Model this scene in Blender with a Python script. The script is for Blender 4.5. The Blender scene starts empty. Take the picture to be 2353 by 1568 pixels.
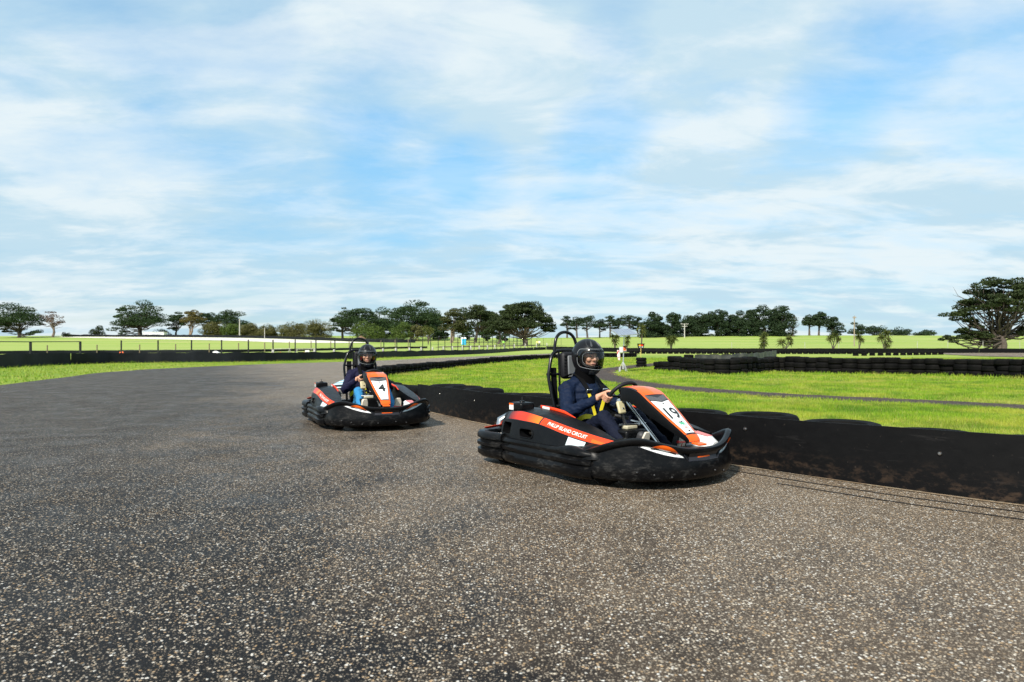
import bpy, bmesh, math, random
import numpy as np
from mathutils import Vector, Matrix, noise as mnoise
R = math.radians
random.seed(7)
rng = np.random.default_rng(7)
scene = bpy.context.scene

# ------------------------------------------------------------------ camera
CAM_H, FPX, YH, CX = 1.02, 1568.7, 804.0, 1176.5      # eye height (m), focal length and horizon in units of a 2353 wide frame
cam_d = bpy.data.cameras.new('camera')
cam = bpy.data.objects.new('camera', cam_d)
scene.collection.objects.link(cam)
cam.location = (0, 0, CAM_H)
cam.rotation_euler = (R(90), 0, 0)
cam_d.sensor_width = 36.0
cam_d.lens = 24.0
cam_d.shift_y = 20.0 / 2353.0
cam_d.clip_start = 0.05
cam_d.clip_end = 20000
cam_d.dof.use_dof = True
cam_d.dof.focus_distance = 7.0
cam_d.dof.aperture_fstop = 4.0
scene.camera = cam

# ------------------------------------------------------------------ sky
SUN_EL, SUN_AZ = 40.0, 208.0        # azimuth clockwise from +Y: the sun stands behind the camera, to its left
world = bpy.data.worlds.new('World')
scene.world = world
world.use_nodes = True


def build_sky():
    nt = world.node_tree
    nt.nodes.clear()
    N, L = nt.nodes.new, nt.links.new

    def math_(op, a, b=None, clamp=False):
        n = N('ShaderNodeMath'); n.operation = op; n.use_clamp = clamp
        for i, v in enumerate((a, b)):
            if v is None:
                continue
            if isinstance(v, (int, float)):
                n.inputs[i].default_value = v
            else:
                L(v, n.inputs[i])
        return n.outputs[0]

    def maprange(v, a, b, c=0.0, d=1.0, kind='SMOOTHSTEP'):
        n = N('ShaderNodeMapRange'); n.interpolation_type = kind; n.clamp = True
        L(v, n.inputs['Value'])
        for k, x in zip(('From Min', 'From Max', 'To Min', 'To Max'), (a, b, c, d)):
            n.inputs[k].default_value = x
        return n.outputs[0]

    sky = N('ShaderNodeTexSky')
    sky.sky_type = 'NISHITA'; sky.sun_disc = False
    sky.sun_elevation = R(SUN_EL); sky.sun_rotation = R(SUN_AZ)
    sky.air_density = 1.0; sky.dust_density = 0.4; sky.ozone_density = 1.6
    tc = N('ShaderNodeTexCoord')
    sep = N('ShaderNodeSeparateXYZ'); L(tc.outputs['Generated'], sep.inputs[0])
    x, y, z = sep.outputs
    zz = math_('ADD', math_('MAXIMUM', z, 0.0), 0.16)
    comb = N('ShaderNodeCombineXYZ')
    L(math_('DIVIDE', x, zz), comb.inputs[0]); L(math_('DIVIDE', y, zz), comb.inputs[1])

    def noise(scale, detail, rough, off, dist=0.0):
        m = N('ShaderNodeMapping'); L(comb.outputs[0], m.inputs[0]); m.inputs['Location'].default_value = off
        m.inputs['Rotation'].default_value = (0, 0, R(-18)); m.inputs['Scale'].default_value = (0.75, 1.25, 1)
        n = N('ShaderNodeTexNoise'); n.inputs['Scale'].default_value = scale; n.inputs['Detail'].default_value = detail
        n.inputs['Roughness'].default_value = rough; n.inputs['Distortion'].default_value = dist
        L(m.outputs[0], n.inputs['Vector']); return n.outputs[0]
    big = noise(0.8, 3, 0.5, (6.1, 3.7, 0.0), 0.3)
    mid = noise(1.9, 11, 0.60, (2.4, 5.2, 2.0), 0.2)
    fine = noise(5.0, 10, 0.66, (9.4, 2.2, 5.0), 0.4)
    cov = math_('ADD', math_('ADD', math_('MULTIPLY', big, 0.18), math_('MULTIPLY', mid, 0.64)), math_('MULTIPLY', fine, 0.18))
    # rifts where the blue shows, and denser banks, given as directions in the sky
    rifts = [(1990, 170, 170, .15), (2070, 120, 110, .07), (1890, 290, 140, .12), (1380, 315, 140, .13), (1090, 395, 120, .15), (930, 430, 190, .10),
             (470, 235, 190, .06), (190, 185, 230, .09), (815, 275, 130, .10), (600, 40, 120, .07), (1410, 90, 110, .08), (2290, 250, 170, .10),
             (1280, 410, 110, .07), (560, 470, 200, .05), (330, 120, 170, .05)]
    banks = [(100, 390, 330, -.08), (1750, 430, 330, -.08), (1150, 40, 420, -.03), (2330, 430, 300, -.09), (1180, 230, 200, -.06), (520, 320, 150, -.06), (1700, 120, 260, -.05), (2010, -60, 200, -.10)]
    for px, py, rad, amt in rifts + banks:
        d = Vector(((px - CX) / FPX, 1.0, (YH - py) / FPX)).normalized()
        dot = N('ShaderNodeVectorMath'); dot.operation = 'DOT_PRODUCT'
        L(tc.outputs['Generated'], dot.inputs[0]); dot.inputs[1].default_value = d
        g = maprange(dot.outputs['Value'], math.cos(rad / FPX), 1.0)
        cov = math_('SUBTRACT', cov, math_('MULTIPLY', g, amt))
    mask = maprange(cov, 0.32, 0.59, 0.40, 0.97, 'LINEAR')
    # low cloud towards the horizon
    low = maprange(z, 0.0, 0.24, 0.80, 0.0)
    mask = math_('MAXIMUM', mask, math_('MULTIPLY', low, maprange(mid, 0.3, 0.6, 0.70, 1.2)))
    mask = math_('MINIMUM', mask, 0.98)
    shade = maprange(noise(2.2, 9, 0.60, (7.7, 0.3, 8.0), 0.3), 0.40, 0.60)
    shade = math_('MULTIPLY', shade, maprange(z, 0.02, 0.35, 1.0, 0.85))
    ramp = N('ShaderNodeMix'); ramp.data_type = 'RGBA'
    L(shade, ramp.inputs['Factor'])
    ramp.inputs['A'].default_value = (6.3, 7.05, 7.35, 1)
    ramp.inputs['B'].default_value = (4.2, 5.75, 6.7, 1)
    tint = N('ShaderNodeMix'); tint.data_type = 'RGBA'; tint.blend_type = 'MULTIPLY'
    tint.inputs['Factor'].default_value = 1.0
    tz = N('ShaderNodeMix'); tz.data_type = 'RGBA'; L(maprange(z, 0.0, 0.36), tz.inputs['Factor'])
    tz.inputs['A'].default_value = (0.62, 0.74, 0.86, 1); tz.inputs['B'].default_value = (0.48, 1.42, 1.66, 1)
    L(sky.outputs[0], tint.inputs['A']); L(tz.outputs['Result'], tint.inputs['B'])
    mix = N('ShaderNodeMix'); mix.data_type = 'RGBA'
    L(mask, mix.inputs['Factor']); L(tint.outputs['Result'], mix.inputs['A']); L(ramp.outputs['Result'], mix.inputs['B'])
    bg = N('ShaderNodeBackground'); bg.inputs['Strength'].default_value = 0.092
    L(mix.outputs['Result'], bg.inputs['Color'])
    out = N('ShaderNodeOutputWorld'); L(bg.outputs[0], out.inputs['Surface'])


build_sky()
sun_d = bpy.data.lights.new('sun', 'SUN')
sun_d.energy = 5.0; sun_d.angle = R(3.5); sun_d.color = (1.0, 0.93, 0.83)
sun = bpy.data.objects.new('sun', sun_d)
scene.collection.objects.link(sun)
_a = R(SUN_AZ)
_to = Vector((math.sin(_a) * math.cos(R(SUN_EL)), math.cos(_a) * math.cos(R(SUN_EL)), math.sin(R(SUN_EL))))
sun.rotation_euler = _to.to_track_quat('Z', 'Y').to_euler()
sun.location = (-5, -10, 12)

vs = scene.view_settings
vs.view_transform = 'Standard'; vs.look = 'None'; vs.gamma = 1.0; vs.exposure = 0.5; vs.use_curve_mapping = False
scene.cycles.use_denoising = True
scene.cycles.max_bounces = 8
scene.cycles.transparent_max_bounces = 12

# ------------------------------------------------------------------ terrain height
_gy = np.array([-1e4, 34, 60, 75, 97, 140, 180, 230, 300, 350, 385, 460, 620, 1e5])
_gz = np.array([0, 0, .14, .29, .56, 1.2, 1.94, 3.07, 6.0, 8.6, 8.9, 7.0, 0.5, 0.5])
_ts = np.array([-1.0, -.55, -.4, -.2, 0, .1, .3, .7, 1.5])
_tf = np.array([.90, .98, 1.0, .94, .82, .86, 1.0, .97, .97])


def gz(X, Y):
    X = np.asarray(X, float); Y = np.asarray(Y, float)
    acc = 0
    for o in (-9, -3, 3, 9):                       # a little rounding of the breaks of slope
        acc = acc + np.interp(Y + o * np.clip(Y / 120, 0.02, 1), _gy, _gz)
    z = acc / 4
    f = np.interp(X / np.maximum(Y, 1), _ts, _tf)
    k = np.clip((Y - 150) / 80, 0, 1)
    return z * (1 + (f - 1) * k)


_Ds = np.concatenate([np.linspace(2, 60, 1500), np.linspace(60.1, 420, 2500)])


def gp(x, y):
    """ground point under pixel (x, y) of the 2353 wide frame"""
    t = (x - CX) / FPX
    app = YH - FPX * (gz(t * _Ds, _Ds) - CAM_H) / _Ds
    i = int(np.argmax(app <= y))
    if app[i] > y:
        i = len(_Ds) - 1
    D = _Ds[i]
    return (t * D, D)


def at(x, D):
    """ground point on the column x at depth D"""
    X = (x - CX) / FPX * D
    return Vector((X, D, float(gz(X, D))))


# ------------------------------------------------------------------ materials
MATS = {}


def mat(name, col, rough=0.6, metal=0.0, spec=0.5, noise=None, bump=None, coat=0.0, emit=None, trans=0.0, sheen=0.0):
    """noise=(scale, colour2, lo, hi) mixes a second colour; bump=(scale, strength, distance)"""
    if name in MATS:
        return MATS[name]
    m = bpy.data.materials.new(name); m.use_nodes = True
    nt = m.node_tree; p = nt.nodes['Principled BSDF']
    p.inputs['Base Color'].default_value = (*col, 1); p.inputs['Roughness'].default_value = rough
    p.inputs['Metallic'].default_value = metal; p.inputs['Specular IOR Level'].default_value = spec
    p.inputs['Coat Weight'].default_value = coat; p.inputs['Coat Roughness'].default_value = 0.12
    p.inputs['Sheen Weight'].default_value = sheen
    if emit:
        p.inputs['Emission Color'].default_value = (*emit[0], 1); p.inputs['Emission Strength'].default_value = emit[1]
    tc = nt.nodes.new('ShaderNodeTexCoord')
    if noise:
        n = nt.nodes.new('ShaderNodeTexNoise'); n.inputs['Scale'].default_value = noise[0]; n.inputs['Detail'].default_value = 7
        n.inputs['Roughness'].default_value = 0.62
        nt.links.new(tc.outputs['Object'], n.inputs['Vector'])
        r = nt.nodes.new('ShaderNodeMapRange'); r.inputs['From Min'].default_value = noise[2]; r.inputs['From Max'].default_value = noise[3]
        nt.links.new(n.outputs[0], r.inputs['Value'])
        mx = nt.nodes.new('ShaderNodeMix'); mx.data_type = 'RGBA'
        mx.inputs['A'].default_value = (*col, 1); mx.inputs['B'].default_value = (*noise[1], 1)
        nt.links.new(r.outputs[0], mx.inputs['Factor']); nt.links.new(mx.outputs['Result'], p.inputs['Base Color'])
    if bump:
        n = nt.nodes.new('ShaderNodeTexNoise'); n.inputs['Scale'].default_value = bump[0]; n.inputs['Detail'].default_value = 6
        nt.links.new(tc.outputs['Object'], n.inputs['Vector'])
        b = nt.nodes.new('ShaderNodeBump'); b.inputs['Strength'].default_value = bump[1]; b.inputs['Distance'].default_value = bump[2]
        nt.links.new(n.outputs[0], b.inputs['Height']); nt.links.new(b.outputs[0], p.inputs['Normal'])
    MATS[name] = m
    return m


class NT:
    """small helper for longer node materials"""
    def __init__(s, name):
        s.m = bpy.data.materials.new(name); s.m.use_nodes = True; s.t = s.m.node_tree; s.p = s.t.nodes['Principled BSDF']
        s.tc = s.t.nodes.new('ShaderNodeTexCoord'); s.obj = s.tc.outputs['Object']; MATS[name] = s.m

    def put(s, inp, v):
        if hasattr(v, 'is_linked') or hasattr(v, 'links'):
            s.t.links.new(v, inp)
        else:
            inp.default_value = v

    def noise(s, scale, detail=6, rough=0.6, vec=None, out=0, dist=0.0):
        n = s.t.nodes.new('ShaderNodeTexNoise'); s.put(n.inputs['Vector'], vec or s.obj)
        n.inputs['Scale'].default_value = scale; n.inputs['Detail'].default_value = detail; n.inputs['Roughness'].default_value = rough
        n.inputs['Distortion'].default_value = dist
        return n.outputs[out]

    def vor(s, scale, feature='F1', rnd=1.0, vec=None):
        n = s.t.nodes.new('ShaderNodeTexVoronoi'); n.feature = feature; s.put(n.inputs['Vector'], vec or s.obj)
        n.inputs['Scale'].default_value = scale; n.inputs['Randomness'].default_value = rnd
        return n

    def rng(s, v, a, b, c=0.0, d=1.0):
        n = s.t.nodes.new('ShaderNodeMapRange'); s.put(n.inputs['Value'], v)
        for k, x in zip(('From Min', 'From Max', 'To Min', 'To Max'), (a, b, c, d)):
            n.inputs[k].default_value = x
        return n.outputs[0]

    def mix(s, f, a, b, mode='MIX'):
        n = s.t.nodes.new('ShaderNodeMix'); n.data_type = 'RGBA'; n.blend_type = mode
        s.put(n.inputs['Factor'], f)
        for k, v in (('A', a), ('B', b)):
            s.put(n.inputs[k], (*v, 1) if isinstance(v, tuple) and len(v) == 3 else v)
        return n.outputs['Result']

    def math(s, op, a, b=0.0):
        n = s.t.nodes.new('ShaderNodeMath'); n.operation = op; s.put(n.inputs[0], a); s.put(n.inputs[1], b)
        return n.outputs[0]

    def sep(s, v):
        n = s.t.nodes.new('ShaderNodeSeparateXYZ'); s.put(n.inputs[0], v); return n.outputs

    def mapping(s, scale, rot=(0, 0, 0), loc=(0, 0, 0)):
        n = s.t.nodes.new('ShaderNodeMapping'); s.put(n.inputs[0], s.obj)
        n.inputs['Scale'].default_value = scale; n.inputs['Rotation'].default_value = rot; n.inputs['Location'].default_value = loc
        return n.outputs[0]

    def bump(s, h, strength, dist, normal=None):
        n = s.t.nodes.new('ShaderNodeBump'); s.put(n.inputs['Height'], h)
        n.inputs['Strength'].default_value = strength; n.inputs['Distance'].default_value = dist
        if normal is not None:
            s.t.links.new(normal, n.inputs['Normal'])
        return n.outputs[0]

    def done(s, col=None, rough=None, normal=None, spec=None):
        if col is not None: s.put(s.p.inputs['Base Color'], col)
        if rough is not None: s.put(s.p.inputs['Roughness'], rough)
        if normal is not None: s.t.links.new(normal, s.p.inputs['Normal'])
        if spec is not None: s.p.inputs['Specular IOR Level'].default_value = spec
        return s.m


def m_asphalt():
    s = NT('asphalt')
    warp = s.t.nodes.new('ShaderNodeVectorMath'); warp.operation = 'ADD'
    nv = s.t.nodes.new('ShaderNodeVectorMath'); nv.operation = 'SCALE'; nv.inputs['Scale'].default_value = 0.012
    s.t.links.new(s.noise(60, 2, .5, out=1), nv.inputs[0]); s.t.links.new(s.obj, warp.inputs[0]); s.t.links.new(nv.outputs[0], warp.inputs[1])
    v1 = s.vor(84, 'F1', vec=warp.outputs[0]); v2 = s.vor(150, 'F1', vec=warp.outputs[0])
    c1 = s.sep(v1.outputs['Color']); c2 = s.sep(v2.outputs['Color'])
    # wear and racing-line streaks change how many pale chippings are bare
    worn = s.noise(0.45, 4, .55, dist=.6); patch = s.noise(2.0, 6, .62, dist=.4); fine = s.noise(11, 5, .65)
    streak = s.noise(1.0, 6, .6, vec=s.mapping((1.5, .10, 1), rot=(0, 0, R(-36))))
    lane_sheen = s.math('ADD', s.math('MULTIPLY', worn, .42), s.math('ADD', s.math('MULTIPLY', patch, .26), s.math('MULTIPLY', fine, .10)))
    lane_sheen = s.math('ADD', lane_sheen, s.math('MULTIPLY', streak, .22))
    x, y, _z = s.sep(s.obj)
    along = s.math('ADD', x, s.math('MULTIPLY', y, .42))                   # rises to the right and into the distance
    lane_sheen = s.math('ADD', lane_sheen, s.rng(along, -1.0, 3.4, -.15, .13))  # near left darkened, far end lightened as grazing sheen, painted into the colour
    thr = s.rng(lane_sheen, .36, .66, .66, .16)
    bare1 = s.rng(s.math('SUBTRACT', c1[0], thr), -.02, .08); bare2 = s.rng(s.math('SUBTRACT', c2[1], thr), .0, .12)
    in1 = s.rng(v1.outputs['Distance'], .34, .50, 1, 0); in2 = s.rng(v2.outputs['Distance'], .30, .5, 1, 0)
    st1 = s.mix(c1[1], (.115, .090, .066), (.66, .565, .44)); st1 = s.mix(s.rng(c1[2], .72, .95), st1, (.40, .27, .15)); st1 = s.mix(s.rng(c1[2], .0, .14, 1, 0), st1, (.75, .72, .66))
    st2 = s.mix(c2[0], (.090, .070, .052), (.49, .40, .30))
    binder = s.mix(s.rng(lane_sheen, .42, .62), (.0080, .0062, .0054), (.088, .065, .045))
    col = s.mix(s.math('MULTIPLY', in2, s.math('MULTIPLY', bare2, .9)), binder, st2)
    f1 = s.math('MULTIPLY', in1, bare1)
    col = s.mix(f1, col, st1)
    h = s.math('ADD', s.math('MULTIPLY', in1, s.rng(c1[0], 0, 1, .35, 1.0)), s.math('MULTIPLY', in2, .35))
    n = s.bump(h, .8, .006)
    rough = s.rng(s.math('ADD', patch, s.math('MULTIPLY', f1, .12)), .3, .75, .38, .64)
    return s.done(col, rough, n, .11)


def m_grass(name='grass_ground', near=True):
    s = NT(name)
    big = s.noise(.10, 4, .5); mid = s.noise(.9, 6, .6); fine = s.noise(9, 6, .7)
    str_ = s.noise(.06, 5, .55, vec=s.mapping((.35, 2.2, 1)))
    a = s.mix(s.rng(mid, .38, .62), (.125, .225, .010), (.255, .330, .020))
    b = s.mix(s.rng(big, .42, .62), a, (.32, .335, .050))
    b = s.mix(s.rng(str_, .46, .60, 0, .55), b, (.15, .24, .025))
    c = s.mix(s.rng(fine, .35, .7, 0, .6), b, (.065, .135, .008))
    # paddocks beyond the circuit are paler and drier
    y = s.sep(s.obj)[1]
    far = s.rng(y, 50, 110, 0, .86)
    pale = s.mix(s.rng(str_, .40, .58), (.33, .37, .10), (.22, .33, .05)); pale = s.mix(s.rng(s.noise(.05, 5, .6, vec=s.mapping((.25, 3.0, 1), loc=(4, 9, 0))), .48, .60, 0, .6), pale, (.40, .40, .15))
    pale = s.mix(s.rng(s.noise(.8, 5, .65), .3, .7, 0, .35), pale, (.17, .27, .03))
    c = s.mix(far, c, pale)
    h = s.math('ADD', s.math('MULTIPLY', fine, .6), s.math('MULTIPLY', s.noise(45, 4, .7), .4))
    return s.done(c, .85, s.bump(h, .5, .05), .25)


def m_dirt(name, a, b, c):
    s = NT(name)
    n1 = s.noise(1.6, 6, .6); n2 = s.noise(26, 6, .7)
    v = s.vor(42)
    col = s.mix(s.rng(n1, .35, .65), a, b); col = s.mix(s.rng(s.sep(v.outputs['Color'])[0], .72, .9), col, c)
    col = s.mix(s.rng(n2, .4, .7, 0, .5), col, tuple(x * .45 for x in a))
    return s.done(col, .9, s.bump(s.math('ADD', n2, s.math('MULTIPLY', v.outputs['Distance'], .5)), .8, .02), .3)


def m_belt():
    s = NT('belt_rubber')
    sc = s.noise(9, 8, .70, vec=s.mapping((1, 1, 1.8)))
    scuff = s.noise(2.0, 7, .72, vec=s.mapping((1.4, 1.4, 14)))
    z = s.sep(s.obj)[2]
    mud = s.math('MULTIPLY', s.rng(sc, .50, .64), s.rng(s.math('ADD', z, s.math('MULTIPLY', s.noise(1.4, 4, .6), .22)), .08, .34, 1.0, 0.0))
    col = s.mix(s.rng(scuff, .60, .72, 0, .55), (.0030, .0030, .0034), (.022, .021, .021))
    col = s.mix(s.math('MULTIPLY', mud, .7), col, (.060, .038, .024))
    col = s.mix(s.rng(s.noise(30, 4, .7), .66, .74, 0, .6), col, (.05, .042, .035))
    return s.done(col, s.rng(sc, .3, .7, .42, .66), s.bump(s.noise(18, 6, .7), .25, .004), .14)


def m_tyre():
    s = NT('tyre_rubber')
    n = s.noise(5, 6, .65)
    info = s.t.nodes.new('ShaderNodeObjectInfo')
    a = s.mix(info.outputs['Random'], (.0018, .0018, .0020), (.0042, .0040, .0040))
    col = s.mix(s.rng(n, .52, .72, 0, .6), a, (.011, .010, .009))
    return s.done(col, .75, s.bump(s.noise(40, 4, .6), .2, .004), .10)


def m_black(name='black_plastic', dirt=.75, rough=.26):
    s = NT(name)
    n = s.noise(7, 8, .7); sc = s.noise(9, 10, .78, vec=s.mapping((1.5, 1.5, 3.5), rot=(.3, .2, 0)))
    z = s.sep(s.obj)[2]
    col = s.mix(s.rng(n, .45, .7, 0, .6), (.0028, .0030, .0036), (.0065, .0065, .007))
    col = s.mix(s.math('MULTIPLY', s.rng(s.math('ADD', s.math('MULTIPLY', sc, .7), s.math('MULTIPLY', s.noise(2.2, 3, .5), .3)), .52, .62), s.rng(z, .05, .30, dirt, dirt * .10)), col, (.055, .053, .050))
    return s.done(col, s.rng(sc, .35, .65, rough, rough + .18), s.bump(s.noise(60, 5, .7), .12, .003), .14)


def m_leaf(name, a, b, c):
    s = NT(name)
    n = s.noise(.55, 3, .6); f = s.noise(4.5, 3, .6)
    g = s.t.nodes.new('ShaderNodeNewGeometry')
    col = s.mix(s.rng(n, .35, .65), a, b); col = s.mix(s.rng(f, .5, .75, 0, .7), col, c)
    col = s.mix(s.math('MULTIPLY', g.outputs['Random Per Island'], .45), col, tuple(x * .35 for x in a))
    s.p.inputs['Subsurface Weight'].default_value = 0.0
    return s.done(col, .7, None, .25)


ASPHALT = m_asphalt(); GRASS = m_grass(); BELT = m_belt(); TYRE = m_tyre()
PATH = m_dirt('path_gravel', (.030, .021, .017), (.055, .040, .033), (.12, .095, .08))
SOIL = m_dirt('bare_soil', (.060, .040, .025), (.10, .070, .040), (.16, .12, .08))
DUST = m_dirt('dust_strip', (.21, .145, .085), (.27, .20, .13), (.33, .28, .20))
PALE_GRAVEL = m_dirt('pale_gravel', (.62, .57, .48), (.74, .69, .60), (.80, .76, .68))


# ------------------------------------------------------------------ mesh builder
def V(*a):
    return np.array(a, float)


class MB:
    def __init__(s):
        s.v, s.f, s.m = [], [], []

    def add(s, verts, faces, mi=0):
        o = len(s.v)
        s.v.extend([tuple(map(float, p)) for p in verts]); s.f.extend([tuple(i + o for i in f) for f in faces]); s.m.extend([mi] * len(faces))
        return s

    def box(s, c, size, rz=0.0, mi=0, rx=0.0, ry=0.0):
        M = Matrix.Translation(c) @ Matrix.Rotation(rz, 4, 'Z') @ Matrix.Rotation(ry, 4, 'Y') @ Matrix.Rotation(rx, 4, 'X')
        vs = [M @ Vector((a * size[0] / 2, b * size[1] / 2, d * size[2] / 2)) for a in (-1, 1) for b in (-1, 1) for d in (-1, 1)]
        return s.add(vs, [(0, 1, 3, 2), (4, 6, 7, 5), (0, 4, 5, 1), (2, 3, 7, 6), (0, 2, 6, 4), (1, 5, 7, 3)], mi)

    def loft(s, rings, closed=True, caps=True, mi=0, loop=False):
        n = len(rings[0]); vs = [p for r in rings for p in r]; fs = []
        k = len(rings)
        for i in range(k if loop else k - 1):
            a, b = i * n, ((i + 1) % k) * n
            for j in range(n if closed else n - 1):
                jj = (j + 1) % n
                fs.append((a + j, a + jj, b + jj, b + j))
        if caps and closed and not loop:
            fs.append(tuple(range(n - 1, -1, -1))); fs.append(tuple((k - 1) * n + j for j in range(n)))
        return s.add(vs, fs, mi)

    def tube(s, pts, r, n=8, closed=False, mi=0, caps=True):
        pts = [np.array(p, float) for p in pts]; k = len(pts)
        rs = r if hasattr(r, '__len__') else [r] * k
        up = None; rings = []
        for i in range(k):
            a = pts[(i - 1) % k] if (closed or i > 0) else pts[i]; b = pts[(i + 1) % k] if (closed or i < k - 1) else pts[i]
            t = b - a; t = t / (np.linalg.norm(t) + 1e-9)
            if up is None:
                up = np.array((0, 0, 1.0)) if abs(t[2]) < .9 else np.array((1.0, 0, 0))
            u = up - t * np.dot(up, t); u /= np.linalg.norm(u) + 1e-9; w = np.cross(t, u); up = u
            rings.append([pts[i] + rs[i] * (math.cos(q) * u + math.sin(q) * w) for q in np.linspace(0, 2 * math.pi, n, endpoint=False)])
        return s.loft(rings, True, caps, mi, closed)

    def lathe(s, prof, n=20, c=(0, 0, 0), axis='z', mi=0, closed=False):
        rings = []
        for q in np.linspace(0, 2 * math.pi, n, endpoint=False):
            ring = []
            for r, h in prof:
                a, b = r * math.cos(q), r * math.sin(q)
                p = {'z': (a, b, h), 'y': (a, h, b), 'x': (h, a, b)}[axis]
                ring.append((p[0] + c[0], p[1] + c[1], p[2] + c[2]))
            rings.append(ring)
        return s.loft(rings, closed, False, mi, True)

    def ell(s, c, rad, n=14, k=9, M=None, mi=0):
        vs = []
        for i in range(k + 1):
            th = math.pi * i / k
            for j in range(n):
                ph = 2 * math.pi * j / n
                p = Vector((rad[0] * math.sin(th) * math.cos(ph), rad[1] * math.sin(th) * math.sin(ph), rad[2] * math.cos(th)))
                if M is not None: p = M @ p
                vs.append((p[0] + c[0], p[1] + c[1], p[2] + c[2]))
        fs = []
        for i in range(k):
            for j in range(n):
                jj = (j + 1) % n
                if i == 0: fs.append((j, n + j, n + jj))
                elif i == k - 1: fs.append((i * n + j, (i + 1) * n + j, i * n + jj))
                else: fs.append((i * n + j, (i + 1) * n + j, (i + 1) * n + jj, i * n + jj))
        return s.add(vs, fs, mi)

    def caps(s, p0, r0, p1, r1, n=12, mi=0):
        """tapered capsule"""
        p0, p1 = np.array(p0, float), np.array(p1, float)
        t = p1 - p0; ln = np.linalg.norm(t) + 1e-9; t /= ln
        u = np.cross(t, (0, 0, 1.0) if abs(t[2]) < .9 else (1.0, 0, 0)); u /= np.linalg.norm(u); w = np.cross(t, u)
        rings = []
        for c, r, angs in ((p0, r0, (-85, -50, -20)), (p1, r1, (20, 50, 85))):
            for a in angs:
                q = R(a)
                rings.append([c + t * r * math.sin(q) + r * math.cos(q) * (math.cos(h) * u + math.sin(h) * w) for h in np.linspace(0, 2 * math.pi, n, endpoint=False)])
        return s.loft(rings, True, True, mi)

    def prism(s, outline, fn0, fn1, mi=0):
        """closed outline mapped by two functions to the two faces of a slab"""
        a = [fn0(p) for p in outline]; b = [fn1(p) for p in outline]
        return s.loft([a, b], True, True, mi)

    def mesh(s, name):
        me = bpy.data.meshes.new(name)
        me.from_pydata(s.v, [], s.f); me.update()
        return me

    def build(s, name, mats, parent=None, smooth=True, bevel=None, sub=0, angle=40, fix=True, loc=None):
        me = s.mesh(name)
        mats = mats if isinstance(mats, (list, tuple)) else [mats]
        for m in mats: me.materials.append(m)
        if len(mats) > 1: me.polygons.foreach_set('material_index', s.m)
        if fix:
            bm = bmesh.new(); bm.from_mesh(me); bmesh.ops.recalc_face_normals(bm, faces=bm.faces); bm.to_mesh(me); bm.free()
        return link(name, me, parent, smooth, bevel, sub, angle, loc)


def link(name, me, parent=None, smooth=True, bevel=None, sub=0, angle=40, loc=None):
    o = bpy.data.objects.new(name, me); scene.collection.objects.link(o)
    if parent is not None: o.parent = parent
    if loc is not None: o.location = loc
    if smooth:
        me.polygons.foreach_set('use_smooth', [True] * len(me.polygons))
        if angle < 180 and not sub:
            try: me.set_sharp_from_angle(angle=R(angle))
            except Exception: pass
    if bevel:
        b = o.modifiers.new('bevel', 'BEVEL'); b.width = bevel; b.segments = 2; b.limit_method = 'ANGLE'; b.angle_limit = R(35)
    if sub:
        q = o.modifiers.new('sub', 'SUBSURF'); q.levels = sub; q.render_levels = sub
    return o


def tag(o, label=None, cat=None, group=None, kind=None):
    if label: o['label'] = label
    if cat: o['category'] = cat
    if group: o['group'] = group
    if kind: o['kind'] = kind
    return o


def empty(name, loc=(0, 0, 0), rz=0.0, label=None, cat=None, group=None):
    o = bpy.data.objects.new(name, None); scene.collection.objects.link(o)
    o.location = loc; o.rotation_euler = (0, 0, rz); o.empty_display_size = .2
    return tag(o, label, cat, group)


def child(name, me, parent, loc=(0, 0, 0), rz=0.0, scale=(1, 1, 1), rx=0.0):
    o = bpy.data.objects.new(name, me); scene.collection.objects.link(o); o.parent = parent
    o.location = loc; o.rotation_euler = (rx, 0, rz); o.scale = scale
    return o


def spline(pts, n):
    """Catmull-Rom through pts, n samples evenly spread"""
    P = np.array(pts, float); P = np.vstack([2 * P[0] - P[1], P, 2 * P[-1] - P[-2]])
    out = []
    for i in range(1, len(P) - 2):
        for t in np.linspace(0, 1, 24, endpoint=False):
            a, b, c, d = P[i - 1], P[i], P[i + 1], P[i + 2]
            out.append(.5 * ((2 * b) + (c - a) * t + (2 * a - 5 * b + 4 * c - d) * t * t + (3 * b - a - 3 * c + d) * t ** 3))
    out.append(P[-2]); out = np.array(out)
    L = np.concatenate([[0], np.cumsum(np.linalg.norm(np.diff(out, axis=0), axis=1))])
    q = np.linspace(0, L[-1], n)
    return np.stack([np.interp(q, L, out[:, k]) for k in range(out.shape[1])], 1)


def text_verts(txt, bold=0.0):
    """2-D mesh of a string: verts (n,2) with the origin at its left baseline, and faces"""
    cu = bpy.data.curves.new('txt', 'FONT'); cu.body = txt; cu.size = 1.0; cu.fill_mode = 'BOTH'; cu.resolution_u = 4; cu.offset = bold
    o = bpy.data.objects.new('txt', cu); scene.collection.objects.link(o)
    dg = bpy.context.evaluated_depsgraph_get()
    me = bpy.data.meshes.new_from_object(o.evaluated_get(dg))
    vs = np.array([v.co[:2] for v in me.vertices]); fs = [tuple(p.vertices) for p in me.polygons]
    bpy.data.objects.remove(o); bpy.data.curves.remove(cu); bpy.data.meshes.remove(me)
    return vs, fs


def evaluated(o):
    """bake an object's modifiers into its mesh"""
    dg = bpy.context.evaluated_depsgraph_get()
    me = bpy.data.meshes.new_from_object(o.evaluated_get(dg))
    o.modifiers.clear(); old = o.data; o.data = me
    bpy.data.meshes.remove(old)
    return o


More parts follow.
